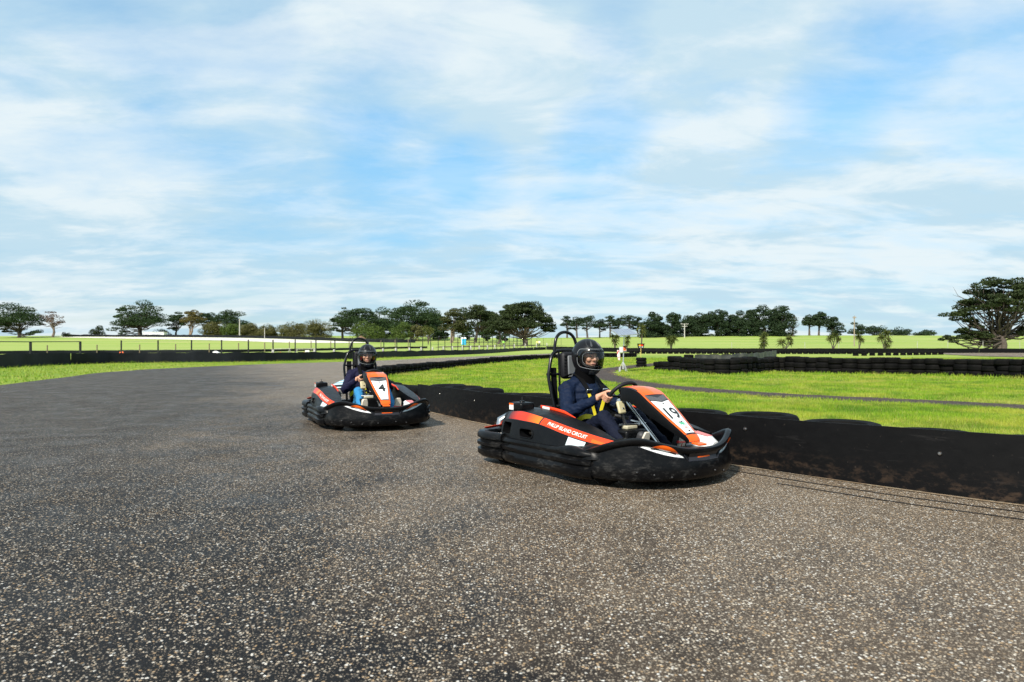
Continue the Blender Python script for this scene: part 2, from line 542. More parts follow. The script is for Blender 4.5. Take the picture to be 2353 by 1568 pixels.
def organic(mb, name, m, parent, voxel=.006, smooth=4, wrinkle=0.0, wscale=14.0):
    """fuse overlapping capsules into one continuous skin"""
    o = mb.build(name, m, parent, smooth=False, fix=True)
    r = o.modifiers.new('remesh', 'REMESH'); r.mode = 'VOXEL'; r.voxel_size = voxel
    if smooth:
        q = o.modifiers.new('smooth', 'SMOOTH'); q.factor = .5; q.iterations = smooth
    evaluated(o)
    me = o.data
    if not me.materials: me.materials.append(m)
    if wrinkle:
        co = np.empty(len(me.vertices) * 3); me.vertices.foreach_get('co', co); co = co.reshape(-1, 3)
        no = np.array([v.normal[:] for v in me.vertices])
        d = np.array([mnoise.fractal(Vector((p[0] * wscale, p[1] * wscale, p[2] * wscale * 1.7)), 0.8, 2.0, 3) for p in co])
        co = co + no * (d * wrinkle)[:, None]
        me.vertices.foreach_set('co', co.ravel()); me.update()
    me.polygons.foreach_set('use_smooth', [True] * len(me.polygons))
    return o
# ================================================================== the ground
def sheet(name, left, right, m, lift, n=120, across=8, kind='structure', rag=0.0, parent=None):
    """a strip of ground between two edges given as lists of (X, Y)"""
    A, B = spline(left, n), spline(right, n)
    mb = MB(); rows = []
    for i in range(n):
        row = []
        for j in range(across + 1):
            t = j / across
            p = A[i] * (1 - t) + B[i] * t
            if rag and j in (0, across):
                p = p + (B[i] - A[i]) / (np.linalg.norm(B[i] - A[i]) + 1e-6) * rag * mnoise.noise(Vector((p[0] * 1.7, p[1] * 1.7, j))) * (-1 if j == 0 else 1)
            row.append((p[0], p[1], float(gz(p[0], p[1])) + (lift if p[1] < 33 else lift + .02)))
        rows.append(row)
    mb.loft(rows, closed=False, caps=False)
    o = mb.build(name, m, parent, smooth=True, angle=180)
    if kind and parent is None: o['kind'] = kind
    return o


def around(pts, w):
    """edges of a band of half width w about a centre line"""
    P = spline(pts, max(8, len(pts) * 4)); T = np.gradient(P, axis=0); T /= np.linalg.norm(T, axis=1)[:, None]
    Nn = np.stack([-T[:, 1], T[:, 0]], 1)
    w = np.interp(np.linspace(0, 1, len(P)), np.linspace(0, 1, len(w)), w) if hasattr(w, '__len__') else np.full(len(P), w)
    return P + Nn * w[:, None], P - Nn * w[:, None]


def terrain():
    ys = np.concatenate([np.arange(-60, 0, 10.0), np.arange(0, 130, 2.0), np.arange(130, 480, 6.0), np.arange(480, 700, 20.0), [800, 1000, 1500, 3000, 6000, 9000]])
    xs = np.concatenate([[-9000, -3000, -1200], np.arange(-600, -80, 20.0), np.arange(-80, 80, 4.0), np.arange(80, 601, 20.0), [1200, 3000, 9000]])
    X, Y = np.meshgrid(xs, ys); Z = gz(X, Y)
    mb = MB(); mb.loft([[(X[i, j], Y[i, j], Z[i, j]) for j in range(len(xs))] for i in range(len(ys))], closed=False, caps=False)
    o = mb.build('grass_ground', GRASS, smooth=True, angle=180); o['kind'] = 'structure'


terrain()

g = gp
OUTER = [(-11, -9), (-11.3, 2), (-12.0, 9), (-12.6, 13), g(0, 886), g(147, 868), g(291, 853), g(596, 838.5), g(806, 832), g(1042, 822), g(1197, 816), g(1300, 812), at(1430, 92)[:2]]
BELT_LINE = [(5.2, 2.9), (3.36, 4.48), (2.62, 5.25), (1.95, 6.05), (1.20, 6.95), (.42, 8.05), (-.35, 9.35), (-1.0, 10.55), (-1.62, 11.75)]
WALL_LINE = [(-1.75, 12.1), (-3.1, 15.2), (-3.95, 18.5), (-4.75, 22.5), (-5.1, 26.0), (-4.75, 29.5), (-3.4, 38.0), g(1104, 837), g(1250, 825.5), g(1380, 821), g(1454, 820.5)]
INNER = [(14, -9), (8.0, .6), (3.5, 4.4), (.50, 7.95), (-1.70, 11.9), (-3.2, 15.3), (-4.1, 18.6), (-4.9, 22.5), (-5.25, 26.0), g(1104, 837.4), g(1250, 826), g(1380, 821), at(1470, 84)[:2]]
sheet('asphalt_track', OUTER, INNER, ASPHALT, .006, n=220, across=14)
sheet('asphalt_far_bend', [at(2160, 93)[:2], at(2300, 95)[:2], at(2700, 100)[:2]], [at(2175, 84)[:2], at(2300, 72)[:2], at(2700, 66)[:2]], ASPHALT, .03, n=30)
# dusty strip at the foot of the belt, and the two tar seams that follow the bend
_a, _b = around(BELT_LINE, .035)
_bl = spline(BELT_LINE, 60)
_T = np.gradient(_bl, axis=0); _T /= np.linalg.norm(_T, axis=1)[:, None]; _N = np.stack([-_T[:, 1], _T[:, 0]], 1)
if _N[0, 0] > 0: _N = -_N            # towards the track
sheet('dust_strip', _bl + _N * .03, _bl + _N * .075, DUST, .011, n=160, across=2, rag=.03)
TAR = mat('tar_seam', (.012, .0115, .014), .45, noise=(30, (.05, .045, .04), .45, .7))
for off, i0, i1 in ((.30, 0, 40), (.52, 0, 22)):
    seg = _bl[i0:i1] + _N[i0:i1] * off
    a, b = around(seg[::4], .010)
    sheet('tar_seam', a, b, TAR, .0105, n=70, across=1, rag=.012)
# path of dark gravel over the infield, worn earth along its edges
PATH_C = [g(2600, 952), g(2353, 936.5), g(2060, 922), g(1777, 908.5), g(1600, 896), g(1480, 884), g(1400, 869), g(1378, 854), g(1440, 845), g(1520, 837.5), g(1597, 831), g(1660, 828.5), g(1760, 828)]
PATH_W = [.50, .50, .50, .50, .48, .42, .40, .55, .75, 1.0, 1.0, 1.0, 1.0]
_a, _b = around(PATH_C, [w + .26 for w in PATH_W]); sheet('path_edge_soil', _a, _b, SOIL, .004, n=170, across=4, rag=.35)
_a, _b = around(PATH_C, PATH_W); sheet('gravel_path', _a, _b, PATH, .010, n=170, across=6, rag=.22)
# pale gravel trap of the big circuit on the hill
sheet('gravel_trap', [g(120, 774.2), g(307, 775), g(460, 776), g(577, 778), g(653, 780), g(740, 783.2), g(815, 786.4), g(850, 787.8)],
      [g(120, 775.2), g(307, 779.2), g(460, 782), g(577, 785.2), g(653, 788), g(740, 788.8), g(815, 788.9), g(850, 788.6)], PALE_GRAVEL, .05, n=80, across=4)
sheet('service_road', [g(1010, 797), g(1130, 794.5), g(1230, 792.8)], [g(1000, 799), g(1130, 797), g(1230, 794.8)], SOIL, .03, n=24, across=3)

# painted kerb on the apex, built of alternating blocks, and the one down the straight
KW = mat('kerb_white', (.60, .66, .68), .55, noise=(6, (.35, .42, .46), .45, .7)); KB = mat('kerb_blue', (.16, .36, .48), .55, noise=(6, (.30, .46, .55), .45, .7))


def kerb(name, label, outer, inner, n):
    root = empty(name, (0, 0, 0), label=label, cat='kerb')
    A, B = spline(outer, n * 4 + 1), spline(inner, n * 4 + 1)
    for i in range(n):
        mb = MB(); rings = []
        for k in range(i * 4, i * 4 + 5):
            a, b = A[k], B[k]
            z = float(gz(*a)) + (.006 if a[1] < 33 else .03); zi = float(gz(*b)) + (.006 if a[1] < 33 else .03)
            rings.append([(a[0], a[1], z + .002), (*(a * .97 + b * .03), z + .012), (*(a * .5 + b * .5), z + .05), (*(a * .1 + b * .9), zi + .075), (b[0], b[1], zi + .07)])
        mb.loft(rings, closed=False, caps=False)
        mb.build('kerb_block', KW if i % 2 == 0 else KB, root)


kerb('apex_kerb', 'pale blue and white painted kerb on the apex behind the far kart',
     [(-4.62, 17.7), (-4.95, 18.6), (-5.55, 22.0), (-5.85, 25.5), (-5.7, 29.0)], [(-3.85, 17.9), (-4.05, 18.7), (-4.9, 22.5), (-5.25, 25.8), (-4.95, 29.0)], 14)
_k1 = [g(1120, 834), g(1200, 826.5), g(1250, 823.5), g(1310, 820.8), g(1380, 818.2)]
_k0 = [(p[0] - .5, p[1] + 2.2) for p in _k1]
kerb('straight_kerb', 'pale blue and white kerb along the far straight behind the tyre wall', _k0, _k1, 12)


# ================================================================== tyres and belts
def tyre_mesh(name, ro=.30, w=.20, hole=.18, seg=28):
    mb = MB()
    prof = [(hole, .035), (hole + .015, .012), (ro * .80, .0), (ro * .93, .012), (ro * .985, .035), (ro, .06), (ro, w * .48), (ro - .008, w * .49), (ro - .008, w * .51), (ro, w * .52), (ro, w - .06), (ro * .985, w - .035), (ro * .93, w - .012),
            (ro * .80, w), (hole + .015, w - .012), (hole, w - .035), (hole + .05, w - .05), (ro * .88, w - .05), (ro * .88, .05), (hole + .05, .05)]
    mb.lathe(prof, seg, closed=True)
    me = mb.mesh(name); me.materials.append(TYRE)
    bm = bmesh.new(); bm.from_mesh(me); bmesh.ops.recalc_face_normals(bm, faces=bm.faces); bm.to_mesh(me); bm.free()
    me.polygons.foreach_set('use_smooth', [True] * len(me.polygons))
    try: me.set_sharp_from_angle(angle=R(38))
    except Exception: pass
    return me


TY = [tyre_mesh('tyre_a', .30, .20), tyre_mesh('tyre_b', .32, .22, .19), tyre_mesh('tyre_c', .285, .185, .17)]
TYH = [.20, .22, .185]


def stack(parent, x, y, rows, jitter=.02, k=None, zs=1.0, sc=1.0, part='tyre'):
    z = float(gz(x, y)) - .005
    for r in range(rows):
        i = random.randrange(3) if k is None else k
        s = sc * random.uniform(.97, 1.03)
        child(part, TY[i], parent, (x + random.uniform(-jitter, jitter), y + random.uniform(-jitter, jitter), z), random.uniform(0, 6.28), (s, s, zs), random.uniform(-.02, .02))
        z += TYH[i] * zs * .985


def tyre_wall(name, label, line, rows, spacing=.60, jitter=.03, k=None, zs=1.0, sc=1.0, group=None, off=0.0):
    P = spline(line, 400); L = np.concatenate([[0], np.cumsum(np.linalg.norm(np.diff(P, axis=0), axis=1))])
    n = int(L[-1] / spacing) + 1
    root = empty(name, (0, 0, 0), label=label, cat='tyre wall', group=group)
    T = np.gradient(P, axis=0); T /= np.linalg.norm(T, axis=1)[:, None]
    for i in range(n):
        q = i * spacing
        x, y = np.interp(q, L, P[:, 0]), np.interp(q, L, P[:, 1]); tx, ty = np.interp(q, L, T[:, 0]), np.interp(q, L, T[:, 1])
        rr = rows(i, n) if callable(rows) else rows
        stack(root, x - ty * off, y + tx * off, rr, jitter, k, zs, sc)
    return root


def belt(parent, line, h0, h1, m=BELT, t=.012, n=40, wob=.008, part='belt', zoff=0.0, top_wob=.012, seed=0):
    P = spline(line, n); T = np.gradient(P, axis=0); T /= np.linalg.norm(T, axis=1)[:, None]; Nn = np.stack([-T[:, 1], T[:, 0]], 1)
    mb = MB(); rings = []
    for i in range(n):
        h = h0 + (h1 - h0) * i / (n - 1)
        a = mnoise.noise(Vector((P[i][0] * 1.3, P[i][1] * 1.3, seed))) * wob
        b = mnoise.noise(Vector((P[i][0] * .9, P[i][1] * .9, seed + 9))) * wob * 1.6
        zt = h + mnoise.noise(Vector((P[i][0] * .8, P[i][1] * .8, seed + 4))) * top_wob
        z = float(gz(*P[i])) + zoff
        c = P[i]; q = Nn[i]
        rings.append([(*(c + q * a), z), (*(c + q * (a * .3 + b * .7)), z + zt * .5), (*(c + q * b), z + zt), (*(c + q * (b + t)), z + zt), (*(c + q * (a * .3 + b * .7 + t)), z + zt * .5), (*(c + q * (a + t)), z)])
    mb.loft(rings, True, True)
    return mb.build(part, m, parent, angle=50)


BOLT = mat('bolt_steel', (.35, .34, .33), .35, 1.0, noise=(60, (.2, .09, .04), .5, .7))
# the near barrier: rubber belt bolted to stacked tyres
near = empty('belt_barrier', (0, 0, 0), label='long black rubber belt barrier beside both karts, tyres standing behind it', cat='barrier')
_P = spline(BELT_LINE, 200)
belt(near, _P[:128:6], .462, .440, part='belt', n=70, seed=1)
belt(near, [p + _N[40] * .012 for p in _P[120::6]], .455, .43, part='belt', n=40, seed=3)
_L = np.concatenate([[0], np.cumsum(np.linalg.norm(np.diff(_P, axis=0), axis=1))])
_nn = int(_L[-1] / .70)
for i in range(_nn):
    q = .25 + i * .70
    x, y = np.interp(q, _L, _P[:, 0]), np.interp(q, _L, _P[:, 1]); nx, ny = np.interp(q, _L, np.interp(np.arange(200), np.linspace(0, 199, 60), _N[:, 0])), np.interp(q, _L, np.interp(np.arange(200), np.linspace(0, 199, 60), _N[:, 1]))
    stack(near, x - nx * .345, y - ny * .345, 2, .012, 1, random.choice([.94, .98, 1.02]), 1.0)
for q in (.55, 1.75, 2.3, 2.9, 4.4, 7.6, 8.9, 10.2):
    x, y = np.interp(q, _L, _P[:, 0]), np.interp(q, _L, _P[:, 1]); i = int(np.argmin(np.abs(_L - q)) * 60 / 200); i = min(i, 59)
    mb = MB(); mb.lathe([(.0, .016), (.010, .015), (.015, .008), (.017, .0)], 10, axis='z')
    o = mb.build('bolt', BOLT, near); o.location = (x + _N[i, 0] * .012, y + _N[i, 1] * .012, .30 + random.uniform(-.05, .05))
    o.rotation_euler = Vector((_N[i, 0], _N[i, 1], 0)).to_track_quat('Z', 'Y').to_euler()

# apex and far straight
tyre_wall('tyre_wall', 'two high wall of worn tyres curving round the apex behind the far kart', WALL_LINE[:8], 2, .60, .03, zs=.95)
tyre_wall('tyre_wall', 'low tyre wall along the far straight, behind the near driver', [WALL_LINE[7], *WALL_LINE[8:]], 2, .62, .03, zs=1.0)
# mid infield barriers on the right
MIDL = [g(1516, 852), g(1560, 855), g(1608, 858), g(1640, 861), g(1690, 861), g(1777, 855.5), g(1860, 857.5), g(1949, 859.8), g(2071, 861), g(2220, 865), g(2353, 870), g(2560, 880)]
tyre_wall('tyre_wall', 'long black tyre wall across the infield, in front of the palms', MIDL,
          lambda i, n: 2 if i < 3 else 3, .52, .03, zs=1.12, sc=1.04)
W2 = [at(1594, 44)[:2], at(1640, 45.5)[:2], at(1690, 47)[:2], at(1731, 50)[:2], at(1760, 56)[:2], at(1784, 63)[:2]]
grey = mat('grey_belt', (.055, .056, .057), .6, spec=.3, noise=(1.2, (.15, .138, .13), .42, .62), bump=(8, .3, .02))
w2 = empty('belt_barrier', (0, 0, 0), label='scuffed grey belt barrier curving away behind the long tyre wall', cat='barrier')
belt(w2, W2, .62, .80, grey, n=60, wob=.10, top_wob=.10, seed=5)
W2s = spline(W2, 34)
for p in W2s[::2]: stack(w2, p[0] - .18, p[1] + .46, 3, .03, 1)
# row of short double stacks near the far bend
P3 = spline([g(1966, 818.2), g(2060, 817.2), g(2162, 815.6)], 13)
row3 = empty('tyre_row', (0, 0, 0), label='row of separate low tyre stacks in front of the far bend', cat='tyre row')
for p in P3: stack(row3, p[0], p[1], 2, .02, 0)
# back barrier all along the far side
BACK = [at(1255, 128)[:2], at(1340, 112)[:2], at(1440, 102)[:2], at(1600, 97)[:2], at(1800, 96)[:2], at(2050, 96)[:2], at(2250, 95)[:2], at(2700, 92)[:2]]
bk = empty('belt_barrier', (0, 0, 0), label='thin black belt barrier along the far edge of the circuit, below the palms', cat='barrier')
for i in range(7):
    belt(bk, [BACK[i], (np.array(BACK[i]) + np.array(BACK[i + 1])) / 2, BACK[i + 1]], .66, .66, n=14, wob=.05, top_wob=.05, seed=20 + i)
FR = [at(1452, 91)[:2], at(1600, 90)[:2], at(1800, 89)[:2], at(1990, 89)[:2]]
tyre_wall('tyre_wall', 'line of small spaced tyres in front of the far black belt', FR, 2, .72, .05, 0)
_ground_tw = empty('tyre_row', (0, 0, 0), label='short pile of tyres beside the solar panel mast on the infield', cat='tyre row')
for p in spline([g(1388, 820.5), g(1420, 820.8), g(1452, 820)], 7): stack(_ground_tw, p[0], p[1] - 1.2, 2, .02, 1)

# left barrier of black belt along the outside of the bend
LB = [g(-260, 862), g(-110, 852), g(0, 846), g(101, 840.5), g(203, 837), g(278, 834.8), g(456, 833), g(596, 831.4), g(809, 826), g(933, 820.5), g(1035, 816.4), g(1104, 813.6), at(1190, 112)[:2], at(1259, 128)[:2]]
lb = empty('belt_barrier', (0, 0, 0), label='black belt barrier along the grass verge on the outside of the bend', cat='barrier')
_lp = spline(LB, 260)
navy = mat('navy_belt', (.0045, .0055, .0085), .55, spec=.2, noise=(.9, (.009, .0105, .015), .4, .6), bump=(3, .3, .03))
_hs = np.interp(np.linspace(0, 1, 14), [0, .12, .5, .75, 1], [.80, .76, .62, .54, .52])
for i in range(13):
    a, b = i * 20, min(259, i * 20 + 20)
    belt(lb, _lp[a:b + 1:4], _hs[i], _hs[i + 1], navy, n=24, wob=.05, top_wob=.09, seed=40 + i)


def along(px, base, extra):
    """ground point on image column px at a distance beyond the polyline base"""
    t = (px - CX) / FPX
    r = base[:, 0] / base[:, 1]
    o = np.argsort(r); D = float(np.interp(t, r[o], base[o, 1])) + extra
    return (t * D, D)


STEEL = mat('black_steel', (.012, .012, .014), .45, .3); WOOD = mat('grey_wood', (.20, .155, .10), .8, noise=(14, (.10, .075, .05), .4, .65))
PALEW = mat('pale_post', (.42, .41, .38), .8, noise=(9, (.25, .23, .2), .45, .65)); WIRE = mat('fence_wire', (.30, .30, .30), .5, .6)


def post_mesh(name, r, m, n=8, square=False):
    mb = MB()
    if square: mb.box((0, 0, .5), (r * 2, r * 2, 1))
    else: mb.lathe([(0, 0), (r, 0), (r, .985), (r * .7, 1.0), (0, 1.0)], n)
    me = mb.mesh(name); me.materials.append(m); return me


SP = post_mesh('steel_post', .035, STEEL, square=True); WP = post_mesh('wood_post', .07, WOOD); CP = post_mesh('pale_post', .075, PALEW, square=True)


def fence(name, label, cols, base, extra, top, me, wires=(), part='post', sc=1.0):
    """posts on the image columns cols (source pixels); top = list of (column, height in m)"""
    root = empty(name, (0, 0, 0), label=label, cat='fence'); pts = []
    for c in cols:
        px = c / 1.0408; p = along(px, base, extra); z = float(gz(*p)); h = float(np.interp(c, [t[0] for t in top], [t[1] for t in top]))
        o = child(part, me, root, (p[0], p[1], z - .05), random.uniform(-.2, .2), (sc, sc, h + .05)); pts.append((p[0], p[1], z, h))
    for f, m, r in wires:
        mb = MB(); mb.tube([(x, y, z + h * f) for x, y, z, h in pts], r, 5); mb.build('wire' if r < .02 else 'rail', m, root)
    return root


base = _lp
fence('steel_fence', 'black steel rail fence on two posts behind the left barrier', [-160, -45, 73, 192], base, 1.2, [(-160, 1.45), (73, 1.48), (192, 1.52)], SP, [(.985, STEEL, .028)], sc=1.5)
fence('steel_fence', 'line of plain black steel posts with thin wires along the outside of the bend',
      [290, 378, 458, 530, 594, 653, 706, 755.6, 801, 843, 881, 918, 949, 981, 1011, 1030, 1048, 1064, 1080, 1095, 1109, 1122, 1134, 1146, 1157, 1167, 1178, 1188, 1198, 1208, 1218, 1228, 1237, 1246, 1262, 1271],
      base, 2.0, [(290, 1.62), (653, 1.72), (801, 1.80), (1011, 2.15), (1146, 2.6), (1271, 2.7)], SP, [(.95, WIRE, .006), (.55, WIRE, .006)], sc=1.1)
mid_line = np.array([at(x / 1.0408, D)[:2] for x, D in ((-100, 86), (113, 92), (334, 97), (500, 100), (633, 106), (744, 115), (875, 128), (945, 140), (1060, 150))])
wf = fence('wooden_post_fence', 'weathered wooden posts carrying a low black belt across the left field',
           [113, 232, 334, 420, 500.5, 570.6, 633, 692, 744, 791, 835, 875, 911, 945, 976.5], mid_line, 0, [(113, 1.15), (334, 1.2), (633, 1.45), (744, 1.7), (875, 1.6), (976, 2.0)], WP, sc=1.15)
_ml = spline(mid_line, 120)
for i in range(8):
    belt(wf, _ml[i * 14:i * 14 + 16:5], .42, .42, navy, n=12, wob=.06, top_wob=.06, seed=70 + i, part='belt')
fence('short_post_fence', 'row of short pale posts just beyond the barrier of the far straight',
      [653, 752, 799, 840, 915.7, 946.7, 979, 1007, 1034.5, 1060, 1082, 1105.5, 1126, 1146, 1165.6, 1183, 1206, 1230, 1256, 1283, 1308], base, .9, [(653, .92), (840, .9), (1007, .98), (1308, 1.25)], CP, [(.8, WIRE, .006)])
# black bank of the big circuit
up_line = [g(150, 773.6), g(307, 774.4), g(460, 775.4), g(577, 777.2), g(653, 779.2), g(740, 782.4), g(865, 787.0), g(975, 788.0)]
ub = empty('belt_barrier', (0, 0, 0), label='distant black tyre and belt bank above the pale gravel trap', cat='barrier')
_ul = spline(up_line, 130)
for i in range(9):
    belt(ub, _ul[i * 14:i * 14 + 16:5], .95 + .03 * i, .95 + .03 * i, navy, n=12, wob=.2, top_wob=.25, seed=90 + i, t=.3)
fence('field_fence', 'thin post and wire fence across the right hand paddock',
      [1750, 1925, 2006, 2194, 2267, 2351, 2439, 2530], np.array([at(1600, 104)[:2], at(2600, 100)[:2]]), 0, [(1750, 1.5), (2439, 1.75)], post_mesh('thin_post', .03, PALEW), [(.95, WIRE, .006), (.6, WIRE, .006)])
fence('yard_fence', 'tall thin wire fence of a yard under the big central tree',
      [1236, 1252, 1268, 1284, 1300, 1320, 1342], np.array([at(1150, 205)[:2], at(1320, 205)[:2]]), 0, [(1236, 2.2), (1342, 2.3)], post_mesh('yard_post', .045, STEEL), [(.98, WIRE, .012), (.5, WIRE, .012)])
fence('timber_gate', 'brown timber gate rails beside the blue portable toilet', [1079, 1107.5, 1136], np.array([at(1000, 226)[:2], at(1120, 226)[:2]]), 0, [(1079, 1.5), (1136, 1.5)], WP, [(.95, WOOD, .06), (.55, WOOD, .05)])


# ================================================================== grass that stands up
def inside(px, py, poly):
    r = np.zeros(len(px), bool); n = len(poly); j = n - 1
    for i in range(n):
        xi, yi = poly[i]; xj, yj = poly[j]
        if abs(yi - yj) > 1e-9:
            c = ((yi > py) != (yj > py)) & (px < (xj - xi) * (py - yi) / (yj - yi) + xi)
            r ^= c
        j = i
    return r


def dist_to(px, py, line):
    d = np.full(len(px), 1e9)
    for a, b in zip(line[:-1], line[1:]):
        a, b = np.array(a, float), np.array(b, float); t = np.clip(((px - a[0]) * (b[0] - a[0]) + (py - a[1]) * (b[1] - a[1])) / (((b - a) ** 2).sum() + 1e-9), 0, 1)
        d = np.minimum(d, np.hypot(px - a[0] - t * (b[0] - a[0]), py - a[1] - t * (b[1] - a[1])))
    return d


def m_blade():
    s = NT('grass_blade')
    g_ = s.t.nodes.new('ShaderNodeNewGeometry')
    big = s.noise(.5, 4, .6); r = g_.outputs['Random Per Island']
    c = s.mix(r, (.13, .26, .010), (.30, .43, .024)); c = s.mix(s.rng(big, .46, .64, 0, .8), c, (.42, .42, .055)); c = s.mix(s.rng(s.noise(1.1, 5, .6, dist=.8), .48, .60, 0, .75), c, (.06, .165, .008)); c = s.mix(s.rng(s.noise(.35, 4, .6, dist=.5), .54, .66, 0, .7), c, (.40, .36, .09))
    c = s.mix(s.rng(r, .90, .94, 0, .8), c, (.36, .30, .10))
    s.done(c, .6, None, .3)
    tr = s.t.nodes.new('ShaderNodeBsdfTranslucent'); s.t.links.new(c, tr.inputs[0])
    mx = s.t.nodes.new('ShaderNodeMixShader'); mx.inputs[0].default_value = .35
    out = s.t.nodes['Material Output']
    s.t.links.new(s.p.outputs[0], mx.inputs[1]); s.t.links.new(tr.outputs[0], mx.inputs[2]); s.t.links.new(mx.outputs[0], out.inputs['Surface'])
    return s.m


BLADE = m_blade()
path_line = spline(PATH_C, 60)


def blades(name, label, X, Y, h, w, seed, hs=None):
    r = np.random.default_rng(seed); n = len(X)
    Z = gz(X, Y); a = r.uniform(0, 2 * np.pi, n); le = r.uniform(.15, .75, n); la = r.uniform(0, 2 * np.pi, n)
    hh = h * r.uniform(.5, 1.25, n); ww = w * r.uniform(.6, 1.3, n)
    if hs is not None: hh = hh * hs
    co = np.empty((n, 3, 3))
    dx, dy = np.cos(a) * ww / 2, np.sin(a) * ww / 2
    co[:, 0] = np.stack([X - dx, Y - dy, Z - .005], 1); co[:, 1] = np.stack([X + dx, Y + dy, Z - .005], 1)
    co[:, 2] = np.stack([X + np.cos(la) * hh * le, Y + np.sin(la) * hh * le, Z + hh], 1)
    me = bpy.data.meshes.new(name); me.vertices.add(n * 3); me.vertices.foreach_set('co', co.ravel())
    me.loops.add(n * 3); me.loops.foreach_set('vertex_index', np.arange(n * 3)); me.polygons.add(n)
    me.polygons.foreach_set('loop_start', np.arange(0, n * 3, 3)); me.polygons.foreach_set('loop_total', np.full(n, 3))
    me.update(calc_edges=True); me.materials.append(BLADE)
    o = bpy.data.objects.new(name, me); scene.collection.objects.link(o)
    return tag(o, label, 'grass', kind='stuff')


INFIELD = [tuple(p - _nn2 * .40) for p, _nn2 in zip(_bl[::4], _N[::4])] + [tuple(np.array(p) + V(.35, .25)) for p in WALL_LINE[1:]] + [tuple(at(1700, 86)[:2]), tuple(at(2500, 80)[:2]), (28, 30), (10, 4)]


def scatter(y0, y1, dens, seed):
    r = np.random.default_rng(seed); x1 = .80 * y1 + 1
    n = int((y1 - y0) * x1 * 2 * dens)
    Y = r.uniform(y0, y1, n); X = r.uniform(-.35 * y1, x1, n)
    k = (X / Y < .80) & inside(X, Y, INFIELD) & (dist_to(X, Y, path_line) > .52 + .35 * r.random(n) ** 2 + np.where(Y > 28, .3, 0))
    return X[k], Y[k]


for i, (y0, y1, dens, h, w) in enumerate(((4.3, 8, 3600, .050, .006), (8, 13, 1900, .052, .008), (13, 22, 650, .055, .013), (22, 40, 170, .060, .026), (40, 66, 45, .08, .05))):
    X, Y = scatter(y0, y1, dens, 100 + i)
    lumps = np.array([mnoise.noise(Vector((x * .9, y * .9, 3))) for x, y in zip(X, Y)]) if len(X) else np.zeros(0)
    hs = np.clip(.95 + lumps * .9, .45, 1.9)
    hs = hs + np.clip(1 - dist_to(X, Y, MIDL) / 1.2, 0, 1) * 1.7 + np.clip(1 - dist_to(X, Y, WALL_LINE) / .9, 0, 1) * 1.2
    blades('infield_grass', 'short bright green grass covering the infield', X, Y, h, w, 200 + i, hs)
# verge outside the bend
r_ = np.random.default_rng(5)
lbv = np.array(LB); ov = np.array([p for p in OUTER])
n = 60000; Y = r_.uniform(12, 70, n); X = r_.uniform(-34, 2, n)
poly = [tuple(p) for p in spline(OUTER[2:10], 60)] + [tuple(p) for p in spline(LB[:10], 60)[::-1]]
k = inside(X, Y, poly) & (np.abs(X / Y) < .82)
X, Y = X[k], Y[k]
dl = dist_to(X, Y, spline(LB, 80))
blades('verge_grass', 'bright green grass verge between the track and the left barrier', X, Y, .075, .035, 300, 1 + np.clip(1 - dl / 1.4, 0, 1) * 1.3)
# ================================================================== trees
BARK = mat('bark_dark', (.050, .038, .030), .9, noise=(6, (.10, .08, .065), .4, .65)); BARK_L = mat('bark_pale', (.24, .18, .13), .9, noise=(5, (.12, .09, .07), .4, .65))
CYP = m_leaf('cypress_leaf', (.013, .033, .008), (.027, .055, .012), (.062, .100, .020))
CYP2 = m_leaf('cypress_leaf_warm', (.015, .028, .007), (.030, .046, .010), (.068, .080, .018))
PINE = m_leaf('pine_leaf', (.013, .028, .011), (.024, .046, .015), (.050, .080, .024))
OLIVE = m_leaf('teatree_leaf', (.075, .080, .020), (.12, .112, .036), (.16, .145, .055))
GREEN = m_leaf('bush_leaf', (.045, .085, .012), (.085, .125, .020), (.13, .16, .03))
YEL = m_leaf('wattle_leaf', (.085, .070, .014), (.13, .105, .022), (.16, .13, .03))
RED = m_leaf('bare_twig', (.085, .050, .034), (.12, .075, .05), (.15, .10, .07))
CORD = m_leaf('cordyline_leaf', (.050, .075, .012), (.10, .11, .020), (.20, .17, .04))


def leaves(name, centres, radii, counts, size, m, parent, flat=1.0, seed=0, part='crown', shell=.55):
    """small leaf-sized faces spread through flattened clumps"""
    r = np.random.default_rng(seed); pos = []
    for c, rad, n in zip(centres, radii, counts):
        d = r.normal(size=(n, 3)); d /= np.linalg.norm(d, axis=1)[:, None]
        rr = (shell + (1 - shell) * r.random(n)) ** .8
        p = d * rr[:, None] * np.array(rad); p[:, 2] = np.where(p[:, 2] < 0, p[:, 2] * .55, p[:, 2])
        pos.append(p + np.array(c))
    P = np.concatenate(pos); n = len(P)
    a = r.normal(size=(n, 3)); a[:, 2] *= flat; a /= np.linalg.norm(a, axis=1)[:, None]
    b = np.cross(a, r.normal(size=(n, 3))); b /= np.linalg.norm(b, axis=1)[:, None] + 1e-9
    s = size * r.uniform(.55, 1.35, n)[:, None]
    co = np.stack([P - a * s * .5, P + b * s * .28, P + a * s * .5, P - b * s * .28], 1)
    me = bpy.data.meshes.new(name); me.vertices.add(n * 4); me.vertices.foreach_set('co', co.ravel())
    me.loops.add(n * 4); me.loops.foreach_set('vertex_index', np.arange(n * 4)); me.polygons.add(n)
    me.polygons.foreach_set('loop_start', np.arange(0, n * 4, 4)); me.polygons.foreach_set('loop_total', np.full(n, 4))
    me.update(calc_edges=True); me.materials.append(m)
    o = bpy.data.objects.new(part, me); scene.collection.objects.link(o); o.parent = parent
    return o


